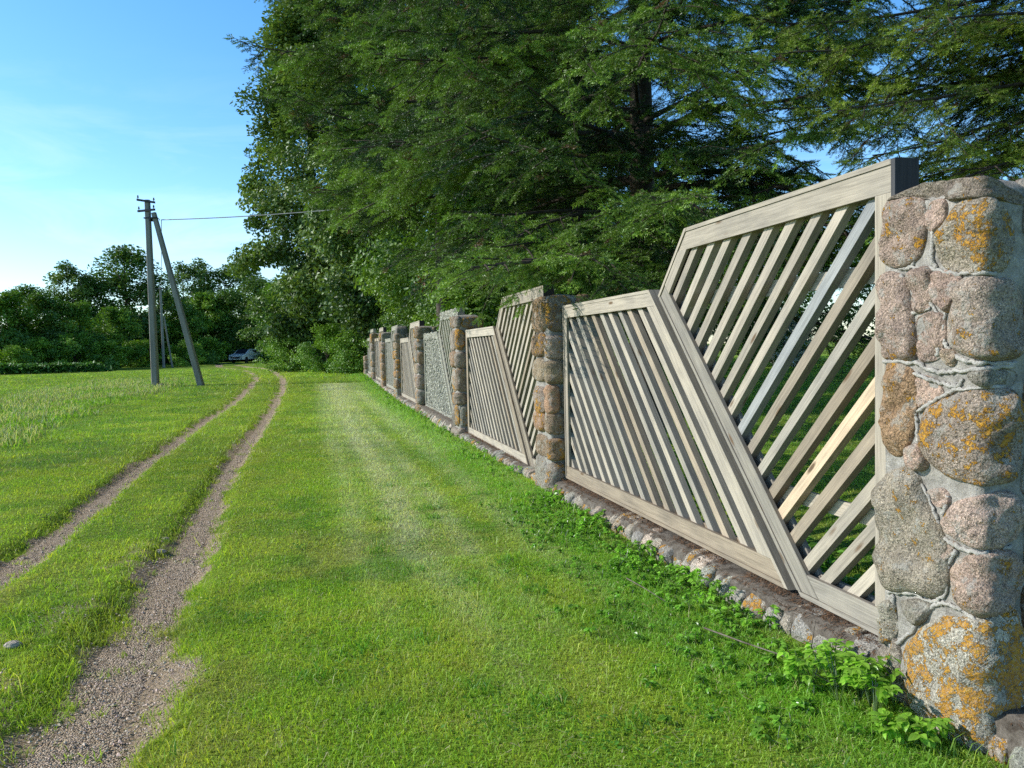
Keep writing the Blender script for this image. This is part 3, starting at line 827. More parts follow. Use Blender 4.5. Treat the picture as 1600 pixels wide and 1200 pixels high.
P1_BEADS=[
[(-0.102,1.779),(-0.236,1.770),(-0.299,1.749),(-0.394,1.730),(-0.537,1.720)],
[(-0.273,1.904),(-0.267,1.809),(-0.292,1.759)],
[(-0.196,1.857),(-0.177,1.791),(-0.123,1.771)],
[(-0.109,1.758),(-0.137,1.624),(-0.171,1.522),(-0.178,1.422)],
[(-0.249,1.754),(-0.249,1.657),(-0.299,1.577),(-0.312,1.519),(-0.294,1.433)],
[(-0.377,1.713),(-0.336,1.603),(-0.318,1.528),(-0.330,1.480),(-0.384,1.433),(-0.453,1.411),(-0.620,1.404)],
[(-0.164,1.598),(-0.262,1.612)],
[(-0.016,1.410),(-0.158,1.407),(-0.288,1.375),(-0.384,1.377),(-0.620,1.396)],
[(-0.171,1.362),(-0.288,1.336),(-0.385,1.321),(-0.414,1.350)],
[(-0.171,1.352),(-0.172,1.241),(-0.192,1.182),(-0.199,1.092)],
[(-0.198,1.213),(-0.301,1.274),(-0.419,1.313),(-0.581,1.321)],
[(-0.028,0.449),(-0.162,0.485),(-0.273,0.487),(-0.338,0.544),(-0.343,0.637),(-0.387,0.719)],
[(-0.066,0.449),(-0.066,0.349),(-0.051,0.232),(-0.162,0.328),(-0.246,0.442),(-0.325,0.499),(-0.400,0.503),(-0.472,0.488)],
[(-0.217,0.939),(-0.284,0.837),(-0.311,0.761),(-0.298,0.645)],
[(-0.311,0.751),(-0.399,0.732),(-0.516,0.732),(-0.613,0.748)],
[(-0.323,0.835),(-0.348,0.910)],
[(-0.059,0.234),(-0.104,0.130),(-0.134,0.021)],
[(-0.301,-0.008),(-0.163,-0.010),(-0.104,0.074)],
]
# ------------------------------------------------------------------ slatted fence panels
def clip_poly(poly, a, b, c):
    """keep a*u + b*z <= c"""
    out = []
    n = len(poly)
    for i_ in range(n):
        p, q = poly[i_], poly[(i_ + 1) % n]
        dp, dq = a * p[0] + b * p[1] - c, a * q[0] + b * q[1] - c
        if dp <= 1e-9: out.append(p)
        if (dp < -1e-9 and dq > 1e-9) or (dp > 1e-9 and dq < -1e-9):
            t_ = dp / (dp - dq); out.append((p[0] + (q[0] - p[0]) * t_, p[1] + (q[1] - p[1]) * t_))
    return out

def slab(geo, poly, w0, w1, mapper, ang_, col, r):
    """extrude polygon (u,z) between depths w0 (front) and w1; grain runs along ang_"""
    if len(poly) < 3: return
    P = np.array(poly, float)
    ar = np.dot(P[:, 0], np.roll(P[:, 1], -1)) - np.dot(P[:, 1], np.roll(P[:, 0], -1))
    if abs(ar) < 1e-4: return
    if ar < 0: P = P[::-1]
    n = len(P)
    ca, sa = math.cos(ang_), math.sin(ang_); off = r.random(3) * 20
    def side(P_, w_): return np.stack([P_[:, 0] * ca + P_[:, 1] * sa + off[0], -P_[:, 0] * sa + P_[:, 1] * ca + off[1], np.full(len(P_), w_ + off[2])], 1)
    bow = lambda P_: (r0 * .004) * np.sin(P_[:, 0] * 1.3 + r0)
    r0 = r.uniform(-1, 1)
    A = mapper(P[:, 0], w0 + bow(P), P[:, 1]); B = mapper(P[:, 0], w1 + bow(P), P[:, 1])
    GA, GB = side(P, w0), side(P, w1)
    # small bevel on the front arris
    cen = P.mean(0); e = .003
    Pi = P + (cen - P) / (np.linalg.norm(cen - P, axis=1, keepdims=True)) * e * 1.4
    A2 = mapper(Pi[:, 0], w0 + bow(P) + .0, Pi[:, 1]); A1 = mapper(P[:, 0], w0 - e + bow(P), P[:, 1])
    V = np.concatenate([A2, A1, B, A1, B]); G = np.concatenate([side(Pi, w0), side(P, w0 - e), GB, side(P, w0 - e), GB])
    colv = np.concatenate([np.tile(col, (3 * n, 1)), np.tile(col * np.array([.68, .66, .64]), (2 * n, 1))])  # board sides get a darker colour that paints in their shade
    F = [np.array([list(range(n))[::-1]]), np.array([[2 * n + q for q in range(n)]])]
    q = np.arange(n); k = (q + 1) % n
    F.append(np.concatenate([np.stack([q, k, n + k, n + q], 1), np.stack([3 * n + q, 3 * n + k, 4 * n + k, 4 * n + q], 1)]))
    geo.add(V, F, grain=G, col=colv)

class Region:
    def __init__(s, hp): s.hp = hp            # list of (a,b,c) unit half planes
    def poly(s, grow=0, only=None):
        P = [(-9, -9), (9, -9), (9, 9), (-9, 9)]
        for i_, (a, b, c) in enumerate(s.hp):
            P = clip_poly(P, a, b, c + (grow[i_] if hasattr(grow, '__len__') else grow))
        return P
S2 = math.sqrt(.5)
LOW = Region([(1, 0, 4.60), (0, 1, 1.88), (0, -1, -.20), (-S2, S2, -.70 * S2)])                          # left, top, bottom, diagonal
HIGH = Region([(-1, 0, -.09), (0, 1, 2.24), (0, -1, -.20), (S2, -S2, .53 * S2), (S2, S2, 4.22 * S2)])   # right, top, bottom, diagonal, raked left
W_F = -.13
def wood_col(r, kind):
    if kind == 'L': base = np.array([.43, .42, .38]) * r.uniform(.85, 1.1)
    else:
        base = np.array([.47, .43, .36]) * r.uniform(.80, 1.14)
        if r.random() < .18: base = base * np.array([.95, .98, 1.02]) * .9
        if r.random() < .16: base = base * np.array([1.04, .97, .90]) * .82
    return base

def frame(reg, names, order, bw, mapper, r, root, wm, kind, skip_rim=()):
    placed = []
    edges = reg.hp
    for e in order:
        a, b, c = edges[e]
        g = Geo()
        ang_ = math.atan2(a, -b)
        P = clip_poly(reg.poly(), -a, -b, -(c - bw[e]))
        for q in placed:
            a2, b2, c2 = edges[q]; P = clip_poly(P, a2, b2, c2 - bw[q])
        col = wood_col(r, kind)
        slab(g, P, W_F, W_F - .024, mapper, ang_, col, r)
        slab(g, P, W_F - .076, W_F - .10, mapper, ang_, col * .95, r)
        if e not in skip_rim:
            grow = [0.0] * len(edges)
            for q in placed: grow[q] = .024
            grow[e] = .024
            R_ = clip_poly(reg.poly(grow), -a, -b, -c - .0005)
            slab(g, R_, W_F + .006, W_F - .115, mapper, ang_, col * r.uniform(.9, 1.05) * (np.array([.20, .23, .30]) if (e == 0 and reg is HIGH) else 1), r)  # right stile rim of HIGH: shade of the end face painted as dark blue-grey
        placed.append(e)
        obj(names[e], g.mesh(names[e]), wm, root)

def panel(idx, u0, zb, label, kind='W', special=None):
    root = thing('fence_panel', label, 'fence panel', tuple(fpt(u0 + 2.3, W_F - .05, zb)), 0, 'slatted fence panels between the pillars')
    org = np.array(root.location); r = np.random.default_rng(500 + idx)
    wm = {'W': M_WOOD, 'L': M_WOODL, 'M': M_WOODM}[kind]
    mp_ = lambda u, w_, z: fpt(u0 + np.asarray(u), w_, zb + np.asarray(z)) - org
    frame(LOW, ['stile', 'top_rail', 'bottom_rail', 'brace'], [1, 2, 3, 0], [.075, .10, .10, .10], mp_, r, root, wm, kind)
    wm2 = wm if kind != 'L' else M_WOODM
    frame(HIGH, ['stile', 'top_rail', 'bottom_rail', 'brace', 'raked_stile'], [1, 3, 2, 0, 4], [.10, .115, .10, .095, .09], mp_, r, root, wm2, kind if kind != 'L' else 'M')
    g = Geo()
    ip = LOW.poly(-.012)
    for k_ in range(-7, 9):
        cc_ = 2.495 + .21 * k_ + r.uniform(-.012, .012); hw_ = .039 * r.uniform(.93, 1.07)
        P = clip_poly(clip_poly(ip, 1, -1, cc_ + hw_), -1, 1, -(cc_ - hw_))
        col = wood_col(r, kind)
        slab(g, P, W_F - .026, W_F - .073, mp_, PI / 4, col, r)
    o_ = obj('slats', g.mesh('slats'), wm, root)
    g = Geo(); ip = HIGH.poly(-.012)
    for k_ in range(-9, 9):
        cc_ = 2.34 + .21 * k_ + r.uniform(-.012, .012); hw_ = .043 * r.uniform(.93, 1.07)
        P = clip_poly(clip_poly(ip, 1, 1, cc_ + hw_), -1, -1, -(cc_ - hw_))
        col = wood_col(r, kind if kind != 'L' else 'W'); gg = g
        if special and k_ in special:
            col, lab = special[k_]; gg = Geo()
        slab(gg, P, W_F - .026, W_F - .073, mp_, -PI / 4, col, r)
        if special and k_ in special:
            o_ = obj('slat', gg.mesh('slat'), wm, root); o_['label'] = lab
    obj('slats', g.mesh('slats'), wm2, root)
    for (ua, ub, za, zb_) in ((.11, 2.30, 1.755, 1.84), (.11, 1.18, .63, .71)):
        g = Geo(); slab(g, [(ua, za), (ub, za), (ub - .02, zb_), (ua, zb_)], W_F - .077, W_F - .1, mp_, 0, wood_col(r, 'W') * 1.05, r)
        obj('batten', g.mesh('batten'), wm2, root)
    if kind == 'L':   # shaggy lichen tufts along the timber
        g = Geo(); n = 5200
        pts = []
        for reg in (LOW,):
            uu = r.uniform(.4, 4.6, n); zz = r.uniform(.15, 1.92, n)
            inside = (zz < 1.92) & (uu - zz > .66) & (uu < 4.62)
            onslat = (np.abs(((uu - zz - 2.495) / .21 + .5) % 1 - .5) * .21 < .055) | (zz > 1.76) | (zz < .32) | (uu - zz < .86)
            kk_ = inside & onslat; pts.append(np.stack([uu[kk_], zz[kk_], np.where((zz[kk_] > 1.77) | (uu[kk_] - zz[kk_] < .85) | (zz[kk_] < .31), W_F, W_F - .027)], 1))
        uu = r.uniform(.1, 2.1, 500); pts.append(np.stack([uu, r.uniform(2.12, 2.27, 500), np.full(500, W_F)], 1))
        pts = np.concatenate(pts)
        V0, F0 = blob_template(); n = len(pts)
        s_ = (.008 + .016 * r.random(n))[:, None, None]
        V = mp_(pts[:, 0], pts[:, 2], pts[:, 1])[:, None] + V0[None] * s_ * (1 + .7 * (r.random((n, 6, 3)) - .5))
        cc_ = np.array([.43, .43, .37]) * (.55 + .8 * r.random((n, 1)))
        g.add(V.reshape(-1, 3), [(F0[None] + (np.arange(n) * 6)[:, None, None]).reshape(-1, 3)], col=np.repeat(cc_, 6, 0))
        m_, nt_, out_ = mat('lichen_tufts'); t_ = NT(nt_); t_.bsdf(out_, t_.attr('col').outputs['Color'], .95, None, .1)
        o_ = obj('lichen', g.mesh('lichen'), m_, root); o_['kind'] = 'stuff'
    return root

P_LAB = ['near fieldstone pillar with white mortar joints, largest, at right edge of picture',
         'second fieldstone pillar from the viewer, between the first and second slatted panels',
         'third fieldstone pillar, between plain panel and grey lichened panel',
         'fourth fieldstone pillar, on far side of the grey lichened panel',
         'fifth fieldstone pillar with a dark cap stone on its top',
         'sixth fieldstone pillar, just beyond the dark capped one',
         'seventh fieldstone pillar, last full height one before the bushes',
         'short stub of fieldstone pillar under the bushes at far end of the fence']
for k_ in range(8):
    H = [2.06, 2.02, 2.05, 2.03, 2.0, 2.02, 2.0, .95][k_]
    pillar(k_, PITCH * k_, H, P_LAB[k_], P1_STONES if k_ == 0 else None, P1_BEADS if k_ == 0 else None, cap=(k_ == 4))
PAN = [('W', 'nearest slatted wooden panel with one pale new slat, beside the near pillar'),
       ('W', 'second slatted wooden panel, clean brown grey boards with low rail near the grass'),
       ('L', 'slatted panel crusted all over with shaggy grey lichen'),
       ('W', 'slatted panel just beyond the grey lichened one'),
       ('M', 'greyish slatted panel beyond the dark capped pillar'),
       ('W', 'sixth slatted panel, narrow sliver between the sixth and seventh pillars'),
       ('M', 'last slatted panel before the stub pillar at far end of fence')]
for k_, (kind, lab) in enumerate(PAN):
    u0 = PITCH * k_ ; zb = base_z(u0 + 2.3) + [0, -.10, -.06, -.07, -.07, -.07, -.08][k_]
    sp = {-4: (np.array([.72, .575, .41]), 'pale fresh unweathered slat'), 0: (np.array([.36, .38, .385]), 'blue grey weathered slat')} if k_ == 0 else None
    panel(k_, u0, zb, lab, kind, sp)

# ------------------------------------------------------------------ stone plinths under the panels
def plinth(idx, ua, ub, label, top=.145):
    um = (ua + ub) / 2; zb = base_z(um)
    root = thing('stone_plinth', label, 'low wall', tuple(fpt(um, -.2, zb)), 0, 'low stone plinths under the panels')
    org = np.array(root.location); r = np.random.default_rng(900 + idx)
    g = Geo(); nx = int((ub - ua) / .05) + 2
    us = np.linspace(ua, ub, nx)
    prof = [(-.02, -.12), (-.015, .05), (-.025, .105), (-.06, .125), (-.2, .13), (-.36, .125), (-.40, .08), (-.41, -.12)]
    V = []
    for (pw, pz) in prof:
        jw = .02 * (fbm(us * 4, us * 0 + pw * 9, 1, 3, idx) - .5); jz = .02 * (fbm(us * 5, us * 0 + pw * 7, 1, 3, idx + 7) - .5)
        V.append(fpt(us, pw + jw, zb + pz * (top / .13 if pz > 0 else 1) + jz) - org)
    V = np.concatenate(V); i = np.arange(len(prof) - 1)[:, None] * nx; j = np.arange(nx - 1)[None]
    g.add(V, [np.stack([i + j, i + j + 1, i + nx + j + 1, i + nx + j], -1).reshape(-1, 4)])
    obj('mortar', g.mesh('mortar', True), M_EARTH, root)
    st = Geo(); u = ua
    fm = lambda s, z, h: fpt(s, -.03 + np.asarray(h) - .35 * np.maximum(np.asarray(z) - .06, 0) * 2.0, zb + np.asarray(z)) - org
    while u < ub - .04:
        ww = r.uniform(.085, .19)
        if u + ww > ub - .06: ww = ub - u
        c_ = STONE_COLS[r.integers(len(STONE_COLS))] * np.array([1.15, 1.2, 1.2]) * r.uniform(.85, 1.4)
        if r.random() < .3: c_ = np.array([.40, .39, .36])
        tz = top + r.uniform(-.035, .02)
        puff(st, random_outline(u, u + ww, -.07, tz, .004, r), fm, r.uniform(.035, .075), c_, np.clip(r.normal(.35, .3), 0, .9), int(r.integers(999)), 30, .016)
        u += ww
    obj('stonework', st.mesh('stonework', True), M_STONE, root)
    # fallen needles on the ledge
    n = int((ub - ua) * (2300 if idx < 2 else 500))
    uu = r.uniform(ua, ub, n); wv = -.02 - .36 * r.random(n) ** .8
    k = fbm(uu * 2.2, wv * 6, 1, 2, idx + 40) > .30; uu, wv = uu[k], wv[k]; n = len(uu)
    P = fpt(uu, wv, zb + top - .002 + .016 * r.random(n) + np.where(wv > -.07, -.02, 0)) - org
    a = r.random(n) * 2 * PI; L = .012 + .014 * r.random(n); tl = r.normal(0, .3, n)
    D = np.stack([np.cos(a) * L, np.sin(a) * L, tl * L], 1); S_ = np.stack([-np.sin(a), np.cos(a), 0 * a], 1) * (.0016 + .0012 * r.random(n))[:, None]
    V = np.stack([P - D - S_, P - D + S_, P + D + S_ * .5, P + D - S_ * .5], 1).reshape(-1, 3); o4 = np.arange(n) * 4
    cc_ = np.array([.19, .115, .07]) * (.4 + 1.0 * r.random((n, 1))) * np.array([1, 1, 1])
    li = new_mesh('needle_litter', V, [np.stack([o4, o4 + 1, o4 + 2, o4 + 3], 1)], {'col': ('FLOAT_COLOR', np.repeat(cc_, 4, 0))})
    o_ = obj('needle_litter', li, M_LIT, root); o_['kind'] = 'stuff'
    return root
m, nt, out = mat('needle_litter'); t = NT(nt); t.bsdf(out, t.attr('col').outputs['Color'], .9, None, .2); M_LIT = m
PL_LAB = ['low stone plinth with needle litter under the nearest panel', 'low stone plinth under the second panel, sunk in the grass',
          'low stone plinth under the grey lichened panel', 'low stone plinth under the panel beyond the lichened one',
          'low stone plinth beyond the dark capped pillar', 'low stone plinth between the sixth and seventh pillars', 'low stone plinth at far end of the fence']
for k_ in range(7):
    plinth(k_, PITCH * k_ + .01, PITCH * (k_ + 1) - PW - .01, PL_LAB[k_], [.15, .10, .20, .14, .13, .13, .12][k_])
plinth(20, -2.2, -PW - .03, 'low stone plinth stub on the near side of the large pillar, lower right corner', .17)

# ------------------------------------------------------------------ trees
def tree_skeleton_tube(geo, p0, p1, r0, r1, wob, seg, r, sides=6):
    t_ = np.linspace(0, 1, seg)[:, None]
    P = p0 + (p1 - p0) * t_
    j = np.cumsum(r.normal(0, wob, (seg, 3)), 0); j -= t_ * j[-1]
    tube(geo, P + j * np.sin(t_ * PI) ** .5, np.linspace(r0, r1, seg), sides)

def broadleaf(seed, H, R, trunk_h, ncl, nleaf, leaf, colA, colB, shape=1.0, clr=.95, base_r=.2, openness=.25, dead=0.0, droop=.25):
    """returns (trunk mesh, crown mesh) in local coordinates"""
    r = np.random.default_rng(seed)
    wood = Geo(); lean = r.normal(0, .03, 2)
    top = np.array([lean[0] * H, lean[1] * H, H * .86])
    tree_skeleton_tube(wood, np.array([0, 0, -.25]), top, base_r, base_r * .15, .03 * R * .3, 12, r, 8)
    hz = (H - trunk_h) / 2; zc = trunk_h + hz
    C = []
    ph = r.random() * 6
    while len(C) < ncl:
        z = r.uniform(-1, 1); a = r.uniform(0, 2 * PI)
        prof = (1 - abs(z) ** 2.2) ** .5 * (1 - .25 * shape * max(z, 0)) * (.8 + .25 * math.sin(a * 2 + ph + z * 2) + .16 * math.sin(a * 5 + 2 * ph + z * 5))
        q = prof * R * (r.random() ** .42)
        C.append((math.cos(a) * q + lean[0] * (zc + z * hz), math.sin(a) * q + lean[1] * (zc + z * hz), zc + z * hz))
    C = np.array(C)
    cr = r.uniform(.6, 1.25, ncl) * clr
    for q in range(0, ncl, max(1, ncl // 34)):
        zs = max(trunk_h * .6, C[q, 2] - r.uniform(.25, .5) * np.hypot(C[q, 0], C[q, 1]) - .3)
        f = np.clip(zs / (H * .86), 0, 1); s0 = top * f
        tree_skeleton_tube(wood, s0, C[q], max(.02, base_r * .38 * (1 - f * .6)), .012, .06 * R * .2, 7, r, 5)
    per = r.multinomial(nleaf, cr ** 2 / (cr ** 2).sum())
    idx = np.repeat(np.arange(ncl), per); n = len(idx)
    d = nrm(r.normal(0, 1, (n, 3))); rad = r.random(n) ** .45
    off = d * rad[:, None] * cr[idx][:, None] * np.array([1.1, 1.1, .75])
    off[:, 2] -= droop * (np.hypot(off[:, 0], off[:, 1])) ** 1.3
    P = C[idx] + off
    P[:, 2] = np.maximum(P[:, 2], .05 + .3 * r.random(n))
    outd = nrm(P - np.array([lean[0] * zc, lean[1] * zc, zc - hz * .3]))
    nor = nrm(outd * .6 + np.array([0, 0, .55]) + r.normal(0, .55, (n, 3)))
    tx_ = nrm(np.cross(nor, r.normal(0, 1, (n, 3)))); ty_ = np.cross(nor, tx_)
    sz = leaf * r.uniform(.6, 1.3, n)[:, None]
    V = np.stack([P - tx_ * sz * .5, P - ty_ * sz * .32 + nor * sz * .08, P + tx_ * sz * .55, P + ty_ * sz * .32 + nor * sz * .08], 1).reshape(-1, 3)
    o4 = np.arange(n) * 4
    ct = (r.random(ncl) * .8 + .2 * r.random(ncl))[idx] * .7 + .3 * r.random(n)
    c = np.array(colA)[None] * (1 - ct[:, None]) + np.array(colB)[None] * ct[:, None]
    c = c * (.75 + .5 * r.random((n, 1)))
    if dead:
        dc = (r.random(ncl) < dead)[idx]; c[dc] = np.array([.16, .085, .045]) * (.6 + .8 * r.random((dc.sum(), 1)))
    crown = new_mesh('crown', V, [np.stack([o4, o4 + 1, o4 + 2, o4 + 3], 1)], {'col': ('FLOAT_COLOR', np.repeat(c, 4, 0))})
    return wood.mesh('trunk', True), crown

def plant_tree(name, label, cat, meshes, x, y, rz=0, sc=1.0, group=None, trunkname='trunk', crownname='crown', lm=None, z=None):
    z = float(ground_z(x, y, False)) if z is None else z
    root = thing(name, label, cat, (x, y, z), rz, group)
    root.scale = sc if hasattr(sc, '__len__') else (sc, sc, sc)
    obj(trunkname, meshes[0], M_BARK, root); obj(crownname, meshes[1], lm or M_LEAF, root)
    return root

# ---- firs
def spray_template(r, L, ntw, dens, nl, nw):
    """a fir shoot along +x: leading twig and side twigs, needles set all round like bottle brushes"""
    axes = [(np.zeros(3), np.array([1., 0, -.12]), L)]
    for q in range(ntw):
        s = L * (.08 + .72 * q / ntw); sd_ = 1 if q % 2 else -1
        ln = (L - s) * r.uniform(.5, .75) + .03
        d = nrm(np.array([math.cos(.8), sd_ * math.sin(.8), r.uniform(-.4, .15)]))
        axes.append((np.array([s, 0, -.12 * s]), d, ln))
    V = []
    for (p, d, ln) in axes:
        d = nrm(d); n = max(5, int(dens * ln)); s = (np.arange(n) + r.random(n)) / n * ln
        b = p + d * s[:, None]
        side = nrm(np.cross(d, [0, 0, 1])); up = np.cross(side, d)
        th = r.uniform(0, 2 * PI, n); th = np.where((np.sin(th) < -.3) & (r.random(n) < .6), r.uniform(0, PI, n), th)
        dirn = nrm(d * r.uniform(.3, .9, n)[:, None] + side * np.cos(th)[:, None] + up * (.8 * np.sin(th))[:, None])
        l = nl * r.uniform(.75, 1.15, n)[:, None] * np.where(s > ln - .02, .8, 1)[:, None]
        wv = nrm(np.cross(dirn, r.normal(0, 1, (n, 3)))) * nw / 2
        V.append(np.stack([b - wv, b + wv, b + dirn * l], 1))
    return np.concatenate(V)

class Fir:
    def __init__(s, seed, temps, colA, colB):
        s.gap = .13; s.r = np.random.default_rng(seed); s.temps = temps; s.wood = Geo(); s.twig = Geo(); s.inst = [[] for _ in temps]; s.cA = np.array(colA); s.cB = np.array(colB)
    def spray(s, p, d, scale, tone, flat=.25):
        k = s.r.integers(len(s.temps)); s.inst[k].append((p, d, scale, tone))
    def branch(s, p0, az, L, e0, droop, tip, r0, bare=.2, dens=1.0, sub=.42, tone=.5, az_bend=0.0):
        r = s.r; n = max(8, int(L / .22)); t_ = np.linspace(0, 1, n)
        azs = az + az_bend * t_ + np.cumsum(r.normal(0, .035, n))
        hd = np.stack([np.sin(azs), np.cos(azs)], 1)
        hx = np.concatenate([[[0, 0]], np.cumsum(hd[:-1] * (L / (n - 1)), 0)])
        z = L * (math.tan(e0) * t_ - droop * t_ ** 2 + tip * t_ ** 4) + np.cumsum(r.normal(0, .008, n))
        P = np.concatenate([hx, z[:, None]], 1) + p0
        tube(s.wood, P, np.linspace(r0, .006, n) ** 1.0, 6)
        T = nrm(np.gradient(P, axis=0))
        q = bare
        sd_ = 1
        gap = 0
        while q < 1.0:
            if r.random() < s.gap: q += r.uniform(.2, .45) / L; continue
            i0 = q * (n - 1); a = int(i0); f = i0 - a; b = min(a + 1, n - 1)
            p = P[a] * (1 - f) + P[b] * f; tg = T[a]
            side = nrm(np.cross(tg, [0, 0, 1])) * sd_
            lb = (L * sub * (1 - q) ** .75 + .22) * r.uniform(.45, 1.2)
            d = nrm(tg * r.uniform(.55, .95) + side * r.uniform(.6, 1.0) + np.array([0, 0, r.uniform(-.55, .22)]))
            s.branchlet(p, d, lb, tone + r.normal(0, .24), r0 * .3, bare=(q < bare + .12 and r.random() < .4))
            sd_ = -sd_; q += (.15 / L) * r.uniform(.7, 1.3) / dens
        s.branchlet(P[-1] - T[-1] * .1, T[-1], .32, tone + .1, .006)
    def branchlet(s, p, d, L, tone, r0, bare=False, depth=0):
        r = s.r; n = max(4, int(L / .12)); t_ = np.linspace(0, 1, n)
        dr = r.uniform(.0, .3)
        P = p + d * (L * t_)[:, None] + np.array([0, 0, -1.]) * (L * dr * t_ ** 2)[:, None] + np.cumsum(r.normal(0, .012, (n, 3)), 0)
        tube(s.wood, P, np.linspace(max(r0, .007), .003, n), 4 if not bare else 3, cap=False)
        if bare:
            for _ in range(4):
                a = r.integers(1, n); e = P[a] + nrm(d + r.normal(0, .6, 3)) * r.uniform(.1, .35)
                tube(s.wood, np.stack([P[a], (P[a] + e) / 2 + r.normal(0, .02, 3), e]), [.004, .003, .002], 3, cap=False)
            return
        T = nrm(np.gradient(P, axis=0)); side = nrm(np.cross(T, [0, 0, 1.]))
        if L > .55 and depth < 1:
            for q in range(2 + int(L > .9)):
                a = r.integers(max(1, n // 5), n - 1); s2 = 1 if q % 2 else -1
                s.branchlet(P[a], nrm(T[a] * r.uniform(.5, .9) + side[a] * s2 * r.uniform(.5, .9) + np.array([0, 0, r.uniform(-.5, .1)])), L * r.uniform(.35, .55), tone + r.normal(0, .1), .005, depth=1)
        k = int(L / .062); sd_ = 1
        for q in range(k):
            f = (q + .6) / k * (n - 1); a = min(int(f), n - 2); f -= a
            pp = P[a] * (1 - f) + P[a + 1] * f
            dd = nrm(T[a] * r.uniform(.2, 1.0) + side[a] * sd_ * r.uniform(.4, 1.1) + np.array([0, 0, r.uniform(-.7, .6)]))
            s.spray(pp, dd, r.uniform(.55, 1.0) * (1.0 - .35 * q / k), tone + r.normal(0, .12)); sd_ = -sd_
        s.spray(P[-1] - T[-1] * .05, nrm(T[-1] + [0, 0, -.1]), r.uniform(.8, 1.1), tone + .15)
    def foliage(s):
        r = s.r; Vs = []; Cs = []
        for k, L in enumerate(s.inst):
            if not L: continue
            T = s.temps[k]; m_ = len(T)
            p = np.array([q[0] for q in L]); d = nrm(np.array([q[1] for q in L])); sc = np.array([q[2] for q in L]); tone = np.array([q[3] for q in L])
            side = nrm(np.cross([0, 0, 1.], d) + r.normal(0, .18, d.shape)); side = nrm(side - d * (side * d).sum(1, keepdims=True)); up = np.cross(d, side)
            B = np.stack([d, side, up], 1) * sc[:, None, None]          # rows
            V = np.einsum('tvk,nkc->ntvc', T, B) + p[:, None, None]
            Vs.append(V.reshape(-1, 3).astype(np.float32))
            tt = np.clip(tone, 0, 1)[:, None]
            c = s.cA * (1 - tt) + s.cB * tt
            c = c * (.8 + .4 * r.random((len(L), 1)))
            br = r.random(len(L)) < .015; c[br] = np.array([.17, .10, .05])
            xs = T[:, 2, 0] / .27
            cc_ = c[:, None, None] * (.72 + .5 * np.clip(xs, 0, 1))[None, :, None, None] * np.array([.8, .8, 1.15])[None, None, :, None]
            Cs.append(cc_.reshape(-1, 3).astype(np.float32))
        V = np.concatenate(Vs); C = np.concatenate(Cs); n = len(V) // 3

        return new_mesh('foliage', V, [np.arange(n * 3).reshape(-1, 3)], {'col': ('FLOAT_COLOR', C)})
    def build(s, name, label, loc, group):
        root = thing(name, label, 'tree', loc, 0, group)
        obj('trunk', s.wood.mesh('trunk', True), M_BARK, root)
        if s.twig.V: obj('dead_wood', s.twig.mesh('dead_wood'), M_TWIG, root)
        obj('foliage', s.foliage(), M_NEEDLE, root)
        return root

tr_ = np.random.default_rng(3)
TEMP_FAR = [spray_template(tr_, .27, 4, 105, .050, .0150) for _ in range(5)]
TEMP_MID = [spray_template(tr_, .23, 4, 150, .040, .0100) for _ in range(6)]
TEMP_NEAR = [spray_template(tr_, .21, 4, 290, .033, .0054) for _ in range(6)]
FIR_A, FIR_B = (.018, .062, .018), (.23, .385, .046)

def az_to(a, b): return math.atan2(b[0] - a[0], b[1] - a[1])
def fir_trunk(f, H, r0, r):
    t_ = np.linspace(0, 1, 16); P = np.stack([np.cumsum(r.normal(0, .015, 16)), np.cumsum(r.normal(0, .015, 16)), -.3 + (H + .3) * t_], 1)
    tube(f.wood, P, r0 * (1 - t_ * .93) * (1 + .5 * np.exp(-t_ * 30)), 12)
    return P
def whorls(f, H, zs, R0, r0, skip=None, dens=1.0, nb=5, tone=.45, e0=.12, droop=.32, prof=None):
    r = f.r
    for z in zs:
        for q in range(nb):
            az = 2 * PI * q / nb + z * 2.1 + r.uniform(-.35, .35)
            L = (R0 * (1 - z / H) ** .8 if prof is None else float(np.interp(z, *prof))) * r.uniform(.75, 1.1)
            if skip and skip(az % (2 * PI), z, L): continue
            if L < .5: continue
            tone_ = tone + r.normal(0, .26)
            f.branch(np.array([0, 0, z + r.uniform(-.25, .25)]), az, L, e0 + r.uniform(-.1, .15), droop * r.uniform(.6, 1.3), .18, r0 * r.uniform(.16, .26) * (1 - z / H) + .008, r.uniform(.06, .22), dens, tone=tone_)
